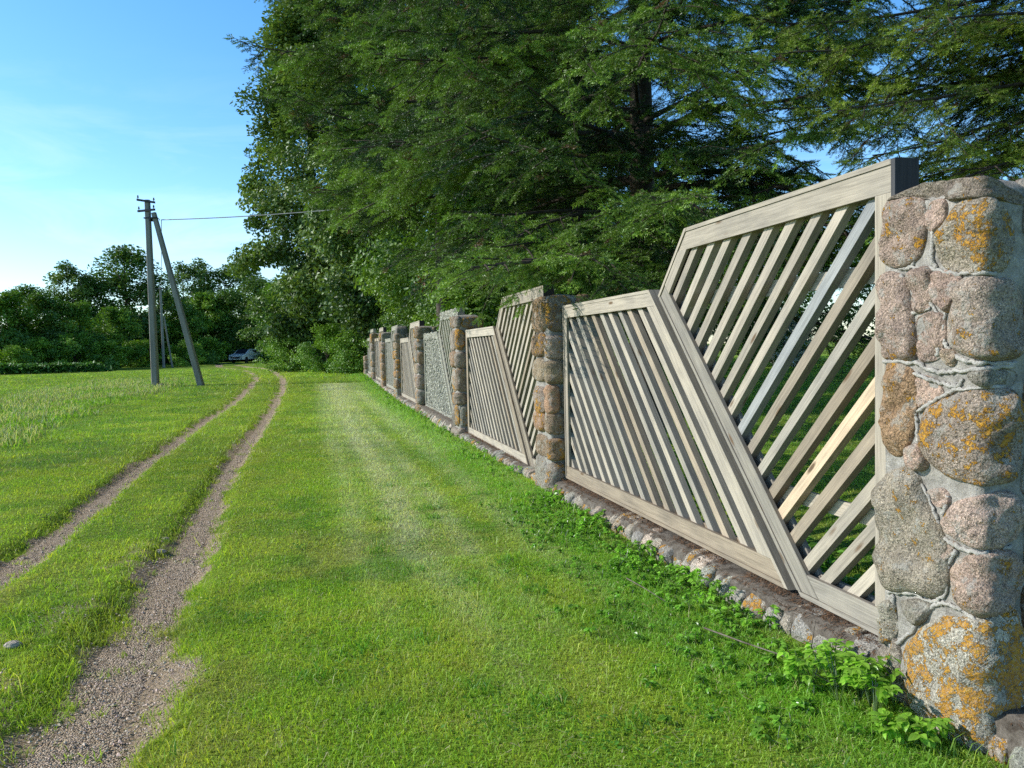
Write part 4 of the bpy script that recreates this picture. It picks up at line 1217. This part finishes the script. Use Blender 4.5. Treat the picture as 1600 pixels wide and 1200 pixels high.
# fir A: the big tree whose trunk shows above the near panel
XA, YA = 2.0, 11.6
f = Fir(21, TEMP_MID, FIR_A, FIR_B); r = f.r
fir_trunk(f, 17.5, .24, r)
whorls(f, 17.5, np.arange(2.2, 8.6, .55), 5.0, .24, nb=6, dens=1.0, tone=.42, skip=lambda a, z, L: (.35 < a < 2.2 and z > 3.6 and z < 7.5 and f.r.random() < .5) or (z < 3.3 and math.sin(a) < -.25), prof=([2, 4, 7, 9], [3.4, 4.4, 4.8, 4.4]), droop=.4)
whorls(f, 17.5, np.arange(8.8, 17, 1.0), 4.6, .24, nb=4, dens=.45, tone=.5)
for (tgt, z0, tipz) in (((.35, 6.7), 2.7, 2.15), ((.1, 7.9), 3.1, 2.5), ((1.9, 6.8), 3.3, 2.75), ((2.9, 7.3), 3.0, 2.6), ((-.2, 9.0), 3.4, 2.75), ((3.0, 8.6), 3.4, 3.2), ((3.7, 9.2), 4.2, 4.0), ((2.5, 8.4), 4.4, 4.3), ((4.4, 10.0), 3.4, 3.0), ((3.2, 7.6), 3.9, 3.6), ((4.0, 8.2), 3.0, 2.6), ((3.4, 8.0), 4.8, 4.8), ((-1.6, 9.6), 5.4, 5.2), ((-2.2, 10.4), 4.6, 4.2)):
    dx, dy = tgt[0] - XA, tgt[1] - YA; L = math.hypot(dx, dy)
    f.branch(np.array([0, 0, z0]), math.atan2(dx, dy), L, .05, (z0 - tipz) / L + .12, .08, .045, .3, .95, tone=.7)
f.build('fir_tree', 'large dark fir whose trunk and spreading limbs rise behind the nearest panel', (XA, YA, 0), 'fir trees behind the fence')

# fir B: further left behind the second pillar
XB, YB = -1.5, 18.6
f = Fir(22, TEMP_FAR, FIR_A, FIR_B); r = f.r
fir_trunk(f, 19, .25, r)
whorls(f, 19, np.arange(2.0, 10.6, .62), 5.8, .25, nb=6, dens=.95, tone=.5, prof=([1.5, 3, 5, 9, 12], [2.6, 3.2, 3.9, 4.2, 3.6]), droop=.3, skip=lambda a, z, L: (z < 4.7 and math.sin(a) < .35) or z < 3.0)
whorls(f, 19, np.arange(11, 18.6, 1.0), 5.2, .25, nb=4, dens=.45, tone=.5)
f.build('fir_tree', 'fir with long drooping branches reaching left over the far fence, behind second panel', (XB, YB, 0), 'fir trees behind the fence')

# fir C: stands just right of the picture; its boughs hang into the upper right corner
XC, YC = 7.2, 8.3
f = Fir(23, TEMP_NEAR, (.035, .085, .016), (.30, .42, .045)); f.gap = .13; r = f.r
fir_trunk(f, 15, .2, r)
for (tx_, ty_, z0, tz) in ((2.7, 6.9, 4.7, 4.2), (2.6, 7.4, 4.3, 3.75), (3.0, 6.3, 4.1, 3.5), (3.3, 7.2, 3.9, 3.2), (3.0, 7.6, 3.6, 2.95), (3.6, 6.4, 3.5, 2.75), (4.0, 6.6, 3.3, 2.5), (4.5, 6.6, 3.0, 2.2), (5.0, 6.2, 3.2, 2.4), (3.1, 7.2, 5.3, 5.0), (4.2, 5.8, 4.7, 4.35), (4.6, 5.6, 4.1, 3.6), (5.0, 5.8, 3.7, 3.1), (4.6, 7.4, 4.0, 3.4), (3.7, 6.6, 5.7, 5.4), (5.2, 7.2, 5.1, 4.8), (3.8, 7.9, 4.6, 4.2), (4.4, 6.2, 5.2, 4.8), (5.3, 6.8, 2.8, 2.1), (2.5, 7.6, 5.0, 4.6), (2.9, 8.2, 4.3, 3.9), (3.4, 8.4, 3.6, 3.0), (5.6, 6.0, 4.4, 4.0), (3.4, 6.8, 4.7, 4.2), (4.8, 6.4, 5.6, 5.3)):
    dx, dy = tx_ - XC, ty_ - YC; L = math.hypot(dx, dy)
    f.branch(np.array([0, 0, z0]), math.atan2(dx, dy), L, .08, (z0 - tz) / L + .2,   .12, .03, .10, 1.1, sub=.28, tone=.55)
whorls(f, 15, np.arange(5.6, 14, 1.0), 3.6, .2, nb=5, dens=.35, tone=.5)
f.build('fir_tree', 'fir with yellowish green boughs hanging in from the right above the near pillar', (XC, YC, 0), 'fir trees behind the fence')

# ---- broadleaf trees and shrubs behind the fence
LIN_A, LIN_B = (.032, .085, .023), (.21, .31, .075)
GA_, GB_ = (.032, .098, .017), (.23, .38, .043)
BA_, BB_ = (.09, .22, .025), (.25, .42, .05)
plant_tree('broadleaf_tree', 'tall broadleaf tree with glinting leaves at left end of the tree mass', 'tree',
           broadleaf(31, 22.5, 4.8, 1.0, 250, 95000, .24, LIN_A, LIN_B, 1.0, 1.1, .35), -11.6, 46.5, 0, 1, 'broadleaf trees behind the fence')
plant_tree('broadleaf_tree', 'tall dark broadleaf tree just right of the glinting one, half hidden by fir boughs', 'tree',
           broadleaf(32, 22, 4.8, 1.0, 210, 75000, .24, LIN_A, LIN_B, 1.0, 1.1, .33), -7.0, 41.5, 1.2, 1, 'broadleaf trees behind the fence')
plant_tree('broadleaf_tree', 'mid height broadleaf tree behind the fifth and sixth pillars', 'tree',
           broadleaf(33, 17, 4.2, .6, 190, 75000, .17, GA_, GB_, 1.0, .95, .2), -2.4, 31.5, 2.2, 1, 'broadleaf trees behind the fence')
plant_tree('broadleaf_tree', 'spreading broadleaf tree in the middle with a patch of reddish dead leaves', 'tree',
           broadleaf(34, 8.6, 3.0, .4, 120, 46000, .13, GA_, GB_, 1.0, .8, .16, dead=.10), -.7, 24.0, .4, 1, 'broadleaf trees behind the fence')
plant_tree('broadleaf_tree', 'tall broadleaf tree filling the view between the two firs', 'tree',
           broadleaf(35, 14.5, 4.0, .6, 170, 60000, .15, GA_, GB_, 1.0, .95, .2), 1.6, 26.5, 1.4, 1, 'broadleaf trees behind the fence')
for (x, y, H, R, lab, sd_, A_, B_) in ((-5.2, 37.5, 6.5, 2.2, 'green shrub standing behind the last full pillar', 41, GA_, GB_),
        (-3.9, 33.0, 5.0, 1.9, 'rounded shrub behind the dark capped pillar', 42, GA_, GB_),
        (-1.9, 26.4, 4.4, 1.7, 'dense green shrub behind the grey lichened panel', 43, GA_, BB_),
        (.2, 20.2, 4.0, 1.7, 'dense green shrub behind the third pillar', 44, GA_, BB_),
        (-.75, 17.3, 6.0, .62, 'yellowish green upright shrub between second and third pillars', 46, GA_, BB_),
        (1.6, 17.0, 4.0, 1.9, 'bushy shrub behind the second pillar', 45, GA_, GB_)):
    plant_tree('shrub', lab, 'shrub', broadleaf(sd_, H, R, .1, 60, 22000, .10, A_, B_, .6, .6, .06), x, y, sd_, 1, 'shrubs behind the fence', 'stem', 'foliage')
for (x, y, H, R, lab, sd_, n) in ((-8.3, 40.0, 2.0, 1.5, 'bright green low bush at the far end of the fence', 51, 9000), (-10.3, 43.0, 2.6, 1.9, 'bright leafy bush at the foot of the tall broadleaf tree', 52, 10000),
                               (-13.3, 46.0, 2.2, 1.8, 'light green bush beside the bend of the track', 53, 9000)):
    plant_tree('bush', lab, 'bush', broadleaf(sd_, H, R, .0, 40, n, .10, BA_, BB_, .4, .55, .05), x, y, 0, 1, 'bushes at the far end of the fence', 'stem', 'foliage')

# ---- trees across the garden behind the near panels
garden = [broadleaf(61, 8, 3.4, .5, 90, 15000, .2, LIN_A, GB_, .8, 1.0, .18), broadleaf(62, 9, 3.0, .4, 80, 14000, .2, GA_, GB_, 1.0, 1.0, .18)]
GL = ['garden tree seen through the upper slats left of the pale new slat', 'dark garden tree behind the big fir trunk', 'garden tree behind the near pillar, deep in shade', 'garden tree closing the lawn on the far right',
      'garden tree behind the second pillar shrub', 'dark garden tree at the far end of the lawn']
for q, (x, y, s_) in enumerate(((14.5, 43, 1.0), (7.5, 40, 1.1), (21, 41, 1.05), (28, 42, 1.0), (3.0, 36, 1.05), (11, 52, 1.15))):
    plant_tree('garden_tree', GL[q], 'tree', garden[q % 2], x, y, q * 1.3, s_, 'trees across the garden')
plant_tree('flowering_shrub', 'pale flowering shrub glimpsed through the upper slats of the nearest panel', 'shrub',
           broadleaf(66, 2.4, 1.3, .1, 30, 4000, .13, (.25, .27, .22), (.6, .6, .56), .5, .5, .05), 13.2, 36.0, 0, 1, None, 'stem', 'foliage')

# ---- far treeline across the field
def broadleaf_far(*a):
    a = list(a); a[7] = tuple(q * k for q, k in zip(a[7], (2.2, 2.0, 1.6))); a[8] = tuple(q * k for q, k in zip(a[8], (2.6, 2.3, 1.6))); return broadleaf(*a)
far = [broadleaf_far(71, 13, 5.0, 1.8, 120, 17000, .34, (.014, .042, .012), (.06, .12, .026), 1.0, 1.25, .3),
       broadleaf_far(72, 11, 4.2, 1.0, 100, 14000, .34, (.016, .05, .012), (.07, .14, .026), 1.0, 1.15, .25),
       broadleaf_far(73, 12, 3.6, 3.0, 60, 6500, .30, (.02, .055, .016), (.08, .14, .035), 1.2, .85, .18),
       broadleaf_far(74, 8, 3.8, .4, 80, 11000, .30, (.022, .07, .012), (.10, .19, .028), .8, 1.0, .2),
       broadleaf_far(75, 3.2, 2.4, .0, 40, 6000, .22, (.03, .09, .014), (.12, .22, .03), .5, .7, .08)]
def at_px(px, dist):   # a bearing from the viewpoint turned into a place on the ground
    a = math.atan2(px - 800, 1200); return dist * math.tan(a), dist
FT = [(-60, 60, 1, .64, 'dark tree at the left edge of the far treeline'), (20, 62, 3, .80, 'dark broad tree second from left in the far treeline'), (72, 64, 1, .60, 'dark tree behind the low hedge at left'),
      (108, 76, 2, .86, 'slim tree with pale top left of the tallest far tree'), (150, 78, 1, .82, 'tree on the left shoulder of the tallest far tree'), (205, 80, 0, .93, 'tallest rounded tree of the far treeline, left of the leaning pole'),
      (262, 92, 1, .80, 'tree behind the pair of poles'), (292, 104, 2, 1.10, 'feathery open tree right of the pole brace'), (325, 106, 2, 1.14, 'feathery open tree with sky showing through its top'),
      (355, 108, 2, 1.08, 'feathery tree above the broad green one'), (322, 92, 3, 1.02, 'broad lit green tree right of the pole brace foot'), (362, 93, 1, .78, 'green tree left of the parked car'),
      (408, 98, 0, .80, 'dark tree over the parked car'), (440, 90, 1, .85, 'dark tree at right end of the far treeline beside the bend'), (180, 70, 3, .68, 'small lit tree under the tallest far tree'),
      (392, 112, 2, 1.18, 'thin tree showing above the bend of the track'), (455, 74, 3, .95, 'tree tucked beside the tall glinting tree'), (-150, 66, 0, .85, 'big tree out beyond the left edge of the treeline'),
      (48, 82, 0, .66, 'round tree behind the dark ones at left'), (240, 84, 3, .72, 'small rounded tree directly behind the poles'), (130, 66, 3, .72, 'dark small tree left of the small lit one'), (285, 84, 3, .85, 'green tree between pole brace and feathery trees')]
protos = {}
for q, (px, dist, k_, s_, lab) in enumerate(FT):
    x, y = at_px(px, dist); z = float(ground_z(x, y, False)) - .05
    sc = (s_ * (1 + .12 * math.sin(q * 3)), s_ * (1 - .1 * math.sin(q * 2)), s_)
    if k_ not in protos:
        protos[k_] = plant_tree('far_tree', lab, 'tree', far[k_], x, y, q * 1.7, sc, 'trees of the far treeline', z=z)
    else:
        copy_thing(protos[k_], (x, y, z), q * 1.7, sc, lab, 'trees of the far treeline')
UB = [(222, 72, .75, 'lit undergrowth bush left of the poles'), (330, 78, .8, 'lit undergrowth bush right of the pole brace'), (20, 57, .62, 'low lit bush at the left edge of the field'), (120, 62, .9, 'undergrowth bush under the slim pale topped tree'),
      (172, 63, .7, 'small undergrowth bush under the tallest far tree'), (290, 70, .7, 'undergrowth bush between the pole and its brace foot'), (432, 84, .8, 'undergrowth bush right of the parked car'), (338, 92, .8, 'undergrowth bush left of the parked car'), (60, 60, .8, 'undergrowth bush behind the low hedge')]
pb = None
for q, (px, dist, s_, lab) in enumerate(UB):
    x, y = at_px(px, dist); z = float(ground_z(x, y, False)) - .05
    if pb is None: pb = plant_tree('undergrowth_bush', lab, 'bush', far[4], x, y, 0, s_, 'bushes under the far treeline', 'stem', 'foliage', z=z)
    else: copy_thing(pb, (x, y, z), q * 2.1, s_, lab, 'bushes under the far treeline')
# dark undergrowth mass that closes the view under the crowns
g = Geo(); r = np.random.default_rng(88); n = 42000
aa = r.uniform(-200, 640, n); dd = r.uniform(0, 1, n)
x = []; 
dist = np.interp(aa, [-200, 0, 120, 300, 350, 400, 440, 640], [64, 66, 76, 92, 96, 98, 96, 96]) + dd * 14
xx = dist * (aa - 800) / 1200; yy = dist
hh = 4.2 * (.35 + .8 * fbm(xx, yy * .2, .25, 3, 5)) * r.random(n) ** .7
P = np.stack([xx, yy, ground_z(xx, yy, False) + hh], 1)
nor = nrm(r.normal(0, 1, (n, 3)) + np.array([-.3, -.3, .5])); tx_ = nrm(np.cross(nor, r.normal(0, 1, (n, 3)))); ty_ = np.cross(nor, tx_); sz = r.uniform(.25, .5, n)[:, None]
V = np.stack([P - tx_ * sz, P - ty_ * sz * .6, P + tx_ * sz, P + ty_ * sz * .6], 1).reshape(-1, 3); o4 = np.arange(n) * 4
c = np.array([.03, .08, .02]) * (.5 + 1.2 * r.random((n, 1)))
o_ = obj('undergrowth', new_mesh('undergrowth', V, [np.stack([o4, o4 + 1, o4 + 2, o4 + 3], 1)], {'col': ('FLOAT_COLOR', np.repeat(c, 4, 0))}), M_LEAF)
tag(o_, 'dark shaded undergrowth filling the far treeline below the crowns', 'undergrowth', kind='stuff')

# low hedge of nettles on the left edge of the field
g = Geo(); n = 5200; r = np.random.default_rng(89)
s = r.random(n); xx = -38.5 + 8.0 * s + r.normal(0, .1, n); yy = 54.0 + 4.0 * s + r.normal(0, .45, n)
hh = .75 * r.random(n) ** .6 * (.7 + .5 * fbm(xx, yy, 1.0, 2, 4)) * np.minimum(1, (1 - s) * 9)
P = np.stack([xx, yy, ground_z(xx, yy, False) + hh], 1)
nor = nrm(r.normal(0, .6, (n, 3)) + np.array([-.3, -.3, .8])); tx_ = nrm(np.cross(nor, r.normal(0, 1, (n, 3)))); ty_ = np.cross(nor, tx_); sz = r.uniform(.09, .17, n)[:, None]
V = np.stack([P - tx_ * sz, P - ty_ * sz * .5, P + tx_ * sz, P + ty_ * sz * .5], 1).reshape(-1, 3); o4 = np.arange(n) * 4
c = np.array([.09, .22, .04]) * (.6 + .8 * r.random((n, 1)))
tag(obj('low_hedge', new_mesh('low_hedge', V, [np.stack([o4, o4 + 1, o4 + 2, o4 + 3], 1)], {'col': ('FLOAT_COLOR', np.repeat(c, 4, 0))}), M_LEAF),
    'low dark green strip of nettles at the left edge of the field', 'hedge')

# ------------------------------------------------------------------ power pole with brace
px_, py_ = -14.95, 32.2; pz = float(ground_z(px_, py_, False))
pole = thing('utility_pole', 'grey utility pole with leaning brace and two cross arms standing in the field', 'utility pole', (px_, py_, pz))
def taper_post(name, p0, p1, s0, s1, parent, m_):
    g = Geo(); p0 = np.array(p0, float); p1 = np.array(p1, float)
    d = nrm(p1 - p0); sx_ = nrm(np.cross([0, 1., 0], d)); sy_ = np.cross(d, sx_)
    V = []
    for tt in np.linspace(0, 1, 9):
        q = p0 + (p1 - p0) * tt; s_ = (s0 + (s1 - s0) * tt) / 2; ch = s_ * .25
        for (a, b) in ((s_, -s_ + ch), (s_, s_ - ch), (s_ - ch, s_), (-s_ + ch, s_), (-s_, s_ - ch), (-s_, -s_ + ch), (-s_ + ch, -s_), (s_ - ch, -s_)):
            V.append(q + sx_ * a + sy_ * b)
    i = np.arange(8)[:, None] * 8; j = np.arange(8)[None]; k = (j + 1) % 8
    g.add(np.array(V), [np.stack([i + j, i + k, i + 8 + k, i + 8 + j], -1).reshape(-1, 4), np.array([list(range(8))[::-1], list(range(64, 72))])])
    return obj(name, g.mesh(name), m_, parent)
taper_post('pole', (0, 0, -.4), (.0, 0, 7.75), .265, .185, pole, M_POLE)
taper_post('brace', (1.93, .1, -.3), (.24, .0, 7.22), .25, .17, pole, M_POLE)
for (z, rz_, L_) in ((7.68, .25, .70), (7.30, -.08, .74)):
    g = Geo(); ca, sa = math.cos(rz_), math.sin(rz_)
    Rm = np.array([[ca, -sa, 0], [sa, ca, 0], [0, 0, 1]]) @ np.array([[1, 0, 0.0], [0, 1, 0], [-.14 if z > 7.5 else .06, 0, 1]])
    box(g, (0, -.13, z), (L_, .07, .08), Rm)
    box(g, (0, -.05, z), (.10, .20, .09), Rm)
    arm = obj('cross_arm', g.mesh('cross_arm'), M_METAL, pole)
    for s_ in (-1, 1):
        g2 = Geo(); e = Rm @ np.array([s_ * (L_ / 2 - .05), 0, 0]) + np.array([0, -.13, z])
        tube(g2, [e, e + [0, 0, .10]], [.014, .014], 6)
        tube(g2, [e + [0, 0, .08], e + [0, 0, .10], e + [0, 0, .13], e + [0, 0, .145], e + [0, 0, .17], e + [0, 0, .19]], [.02, .036, .036, .022, .03, .012], 10)
        obj('insulator', g2.mesh('insulator'), M_CERAM, arm)
g = Geo(); box(g, (.12, 0, 7.0), (.52, .23, .05)); box(g, (.12, 0, 6.93), (.06, .25, .10)); obj('clamp', g.mesh('clamp'), M_METAL, pole)
g = Geo(); tube(g, [(.10, -.1, 6.97), (.40, -.12, 6.98), (.52, -.12, 6.93), (.53, -.12, 6.88)], .014, 6); obj('hook', g.mesh('hook'), M_METAL, pole)
hook = np.array([px_ + .60, py_ - .12, pz + 6.9])
def cable(name, p0, p1, sag, rad, label):
    g = Geo(); tt = np.linspace(0, 1, 40)[:, None]
    P = p0 + (p1 - p0) * tt; P[:, 2] -= (4 * sag * tt * (1 - tt))[:, 0]
    tube(g, P, rad, 6)
    return tag(obj(name, g.mesh(name, True), M_WIRE), label, 'cable')
cable('overhead_cable', hook, np.array([1.5, 27.0, 7.15]), .22, .019, 'thin overhead cable running from the pole hook into the trees on the right')
xf, yf = at_px(257, 66); zf = float(ground_z(xf, yf, False))
pole2 = thing('utility_pole', 'distant thin pole standing in front of the far trees, behind the braced one', 'utility pole', (xf, yf, zf))
taper_post('pole', (0, 0, -.3), (0, 0, 6.9), .19, .14, pole2, M_POLE)
taper_post('brace', (.55, .5, -.3), (.15, .1, 4.4), .13, .10, pole2, M_POLE)
g = Geo(); box(g, (0, -.12, 6.75), (.8, .07, .08)); obj('cross_arm', g.mesh('cross_arm'), M_METAL, pole2)
cable('overhead_cable', hook, np.array([xf + .1, yf - .12, zf + 6.75]), .5, .014, 'thin cable running from the near pole hook back to the distant pole')
for q, (dx, dy, s_) in enumerate(((.28, -.1, .10), (.42, .05, .07), (.2, .15, .08))):
    g = Geo(); rr = np.random.default_rng(q)
    import bmesh
    bm_ = bmesh.new(); bmesh.ops.create_icosphere(bm_, subdivisions=2, radius=1)
    V = np.array([v.co[:] for v in bm_.verts]); F = np.array([[v.index for v in f_.verts] for f_ in bm_.faces]); bm_.free()
    V = V * (1 + .3 * (fbm(V[:, 0] + q * 5, V[:, 1] + V[:, 2], 1.5, 2, q)[:, None] - .5)) * np.array([1.3, 1, .8]) * s_
    g.add(V, [F], col=np.array([.34, .33, .31]), lich=0.1)
    o_ = obj('rock', g.mesh('rock', True), M_STONE, None, (px_ + dx, py_ + dy, float(ground_z(px_ + dx, py_ + dy)) + s_ * .45))
    tag(o_, ['largest grey rock at the foot of the braced pole', 'small grey rock right of the pole foot', 'grey rock tucked behind the pole foot'][q], 'rock', 'rocks at the pole foot')

# ------------------------------------------------------------------ parked car in the shade at the end of the track
cx, cy = at_px(386, 84); cz = float(ground_z(cx, cy, False))
car = thing('parked_car', 'small white parked car half hidden in the shade under the far trees', 'car', (cx, cy, cz), -.25)
prof = [(-1.95, .35), (-1.95, .72), (-1.85, .85), (-1.1, .98), (-.45, 1.42), (.95, 1.46), (1.6, 1.1), (1.9, .95), (1.95, .4)]
def loft(prof, half, name, m_, parent):
    g = Geo(); n = len(prof); V = []
    for (x_, k) in ((-half, .88), (-half * .97, 1), (half * .97, 1), (half, .88)):
        for (yy_, z_) in prof:
            inset = 1.0 if z_ < 1.0 else .86
            V.append((x_ * inset, yy_ * (1 if abs(x_) < half else .985), z_ * (1 if abs(x_) < half else .985)))
    i = np.arange(3)[:, None] * n; j = np.arange(n)[None]; k = (j + 1) % n
    g.add(np.array(V), [np.stack([i + j, i + n + j, i + n + k, i + k], -1).reshape(-1, 4), np.array([list(range(n)), list(range(3 * n, 4 * n))[::-1]])])
    return obj(name, g.mesh(name), m_, parent)
body = loft(prof, .84, 'body', M_CARP, car)
g = Geo(); box(g, (0, -.80, 1.22), (1.24, .80, .02), np.array([[1, 0, 0], [0, .83, -.56], [0, .56, .83]])); obj('windscreen', g.mesh('windscreen'), M_CARG, car)
for s_ in (-1, 1):
    g = Geo(); box(g, (s_ * .735, .3, 1.2), (.02, 1.4, .34), np.array([[1, 0, -.12 * s_], [0, 1, 0], [.12 * s_, 0, 1]])); obj('side_window', g.mesh('side_window'), M_CARG, car)
    g = Geo(); box(g, (s_ * .6, -1.96, .68), (.34, .05, .16)); obj('headlight', g.mesh('headlight'), M_LAMP, car)
    for yy_ in (-1.2, 1.25):
        g = Geo(); tube(g, [(s_ * .70, yy_, .31), (s_ * .86, yy_, .31)], [.31, .31], 20); wh = obj('wheel', g.mesh('wheel'), M_RUBBER, car)
        g = Geo(); tube(g, [(s_ * .80, yy_, .31), (s_ * .875, yy_, .31)], [.19, .17], 14); obj('rim', g.mesh('rim'), M_METAL, wh)
g = Geo(); box(g, (0, -1.975, .55), (1.0, .04, .16)); obj('grille', g.mesh('grille'), M_RUBBER, car)

# ------------------------------------------------------------------ weeds at the foot of the fence
def leaflet(L, W):
    """pointed leaflet along +x, folded at the midrib"""
    xs = np.array([0, .25, .5, .75, 1.0]) * L; ws = np.array([.0, .42, .5, .32, 0]) * W; zs = np.array([0, .02, .015, -.02, -.10]) * L
    V = [(0, 0, 0)]
    for q in range(1, 4): V += [(xs[q], ws[q], zs[q] + ws[q] * .25), (xs[q], 0, zs[q]), (xs[q], -ws[q], zs[q] + ws[q] * .25)]
    V.append((L, 0, zs[4]))
    F4 = [(1, 4, 5, 2), (2, 5, 6, 3), (4, 7, 8, 5), (5, 8, 9, 6)]; F3 = [(0, 1, 2), (0, 2, 3), (7, 10, 8), (8, 10, 9)]
    return np.array(V), np.array(F4), np.array(F3)
LV, LF4, LF3 = leaflet(1, .55)
def weed_plant(geo, base, hgt, nst, leafL, r, colr):
    for s_ in range(nst):
        a = r.uniform(0, 2 * PI); sp = r.uniform(.1, .6); h = hgt * r.uniform(.5, 1.1)
        top = base + np.array([math.cos(a) * sp * h, math.sin(a) * sp * h, h])
        mid = (base + top) / 2 + np.array([0, 0, h * .12])
        tube(geo, np.stack([base, mid, top]), [.0028, .0022, .0016], 4, cap=False, col=np.array([.10, .17, .04]))
        for lv in (0, 1, 2):
            pp = top if lv == 0 else mid * (.5 if lv == 2 else .2) + top * (.5 if lv == 2 else .8)
            nlf = 5 if lv == 0 else 2
            for q in range(nlf):
                b = a + (q - (nlf - 1) / 2) * (.62 if nlf == 5 else 2.4) + r.uniform(-.25, .25)
                L = leafL * r.uniform(.6, 1.15) * (1 if lv == 0 else .8); el = r.uniform(-.5, .25)
                X = np.array([math.cos(b) * math.cos(el), math.sin(b) * math.cos(el), math.sin(el)])
                Y = nrm(np.cross([0, 0, 1.], X) + r.normal(0, .25, 3)); Y = nrm(Y - X * (X @ Y)); Z = np.cross(X, Y)
                V = (LV * L) @ np.stack([X, Y, Z]) + pp
                geo.add(V, [LF4, LF3], col=colr * r.uniform(.7, 1.3))
r = np.random.default_rng(77)
g = Geo()
for q in range(440):
    u = r.uniform(.2, 4.6) if q < 170 else r.uniform(5.3, 36); wv = abs(r.normal(.12, .12)) + .03
    if q < 170 and vnoise(u * 1.6, 0.5, 9) < .35: continue
    b = fpt(u, wv, 0.); b[2] = ground_z(b[0], b[1])
    weed_plant(g, b, r.uniform(.035, .11), r.integers(2, 5), r.uniform(.025, .05), r, np.array([.22, .46, .045]) * r.uniform(.8, 1.35))
for q in range(420):  # low clover like leaves in the turf near the wall
    u = r.uniform(-.3, 4.4); wv = abs(r.normal(.25, .28)) + .05
    b = fpt(u, wv, 0.); b[2] = ground_z(b[0], b[1])
    weed_plant(g, b, r.uniform(.02, .06), 2, r.uniform(.02, .04), r, np.array([.18, .40, .04]) * r.uniform(.8, 1.3))
tag(obj('ground_elder', g.mesh('ground_elder'), M_WEED), 'bright green broad leaved weeds growing along the foot of the fence', 'weeds', kind='stuff')
CL = [('leafy weed clump with large pointed leaves against the foot of the near pillar', -.10, .20, .19, 14, .050), ('leafy weed clump left of the near pillar, under the panel corner', .22, .22, .14, 10, .045), ('weed clump in front of the near pillar boulder', -.42, .20, .10, 8, .045)]
for (lab, u, wv, h, ns, ll) in CL:
    g = Geo(); b = fpt(u, wv, 0.); b[2] = ground_z(b[0], b[1]); 
    for q in range(6): weed_plant(g, np.array([r.normal(0, .06), r.normal(0, .06), 0]), h, ns // 2 + 1, ll, r, np.array([.26, .50, .05]) * r.uniform(.85, 1.2))
    tag(obj('weed_clump', g.mesh('weed_clump'), M_WEED, None, tuple(b)), lab, 'weed', 'weed clumps at the near pillar')
# dry fallen stalks
for q, (lab, pts) in enumerate((('long dry tan stalk lying among the weeds left of the near pillar', [(.75, .42, .06), (.45, .38, .09), (.2, .30, .10), (.02, .24, .06)]),
                                ('short dry stalk standing against the plinth by the near pillar', [(.28, .16, .0), (.30, .12, .10), (.34, .07, .20)]),
                                ('thin dry stalk lying on the turf in front of the plinth', [(1.75, .42, .03), (1.5, .40, .035), (1.25, .38, .03)]))):
    g = Geo(); P = np.array([fpt(a, b, c) for a, b, c in pts]); P[:, 2] += ground_z(P[:, 0], P[:, 1])
    tube(g, P, np.linspace(.0045, .002, len(P)), 5); 
    tag(obj('dry_stalk', g.mesh('dry_stalk', True), M_TWIG), lab, 'stalk', 'dry stalks by the plinth')
# inner side of the garden: two leafy weeds close behind the near panel
g = Geo()
for q in range(160):
    u = r.uniform(-.4, 2.6); wv = -.55 - abs(r.normal(0, .4))
    b = fpt(u, wv, 0.); b[2] = ground_z(b[0], b[1]); weed_plant(g, b, r.uniform(.05, .16), 3, r.uniform(.04, .09), r, np.array([.12, .30, .035]) * r.uniform(.7, 1.3))
tag(obj('garden_weeds', g.mesh('garden_weeds'), M_WEED), 'broad leaved weeds growing behind the nearest panel', 'weeds', kind='stuff')
# stones lying in the track
r = np.random.default_rng(5)
for q, (x, y, s_, lab) in enumerate(((-2.78, 5.95, .035, 'pale stone lying between the wheel ruts, farthest of three'), (-2.64, 3.95, .034, 'flat grey stone half sunk by the left of the near rut'), (-2.9, 6.3, .025, 'small pale stone beside the tuft between the ruts'))):
    g = Geo(); bm_ = bmesh.new(); bmesh.ops.create_icosphere(bm_, subdivisions=3, radius=1)
    V = np.array([v.co[:] for v in bm_.verts]); F = np.array([[v.index for v in f_.verts] for f_ in bm_.faces]); bm_.free()
    V = V * (1 + .5 * (fbm(V[:, 0] + q * 5, V[:, 1] + V[:, 2], 1.8, 3, q)[:, None] - .5)) * np.array([1.3, 1, .6]) * s_
    g.add(V, [F], col=np.array([.62, .57, .50]), lich=0.0)
    tag(obj('stone', g.mesh('stone', True), M_STONE, None, (x, y, float(ground_z(x, y)) + s_ * .3)), lab, 'stone', 'stones in the track')
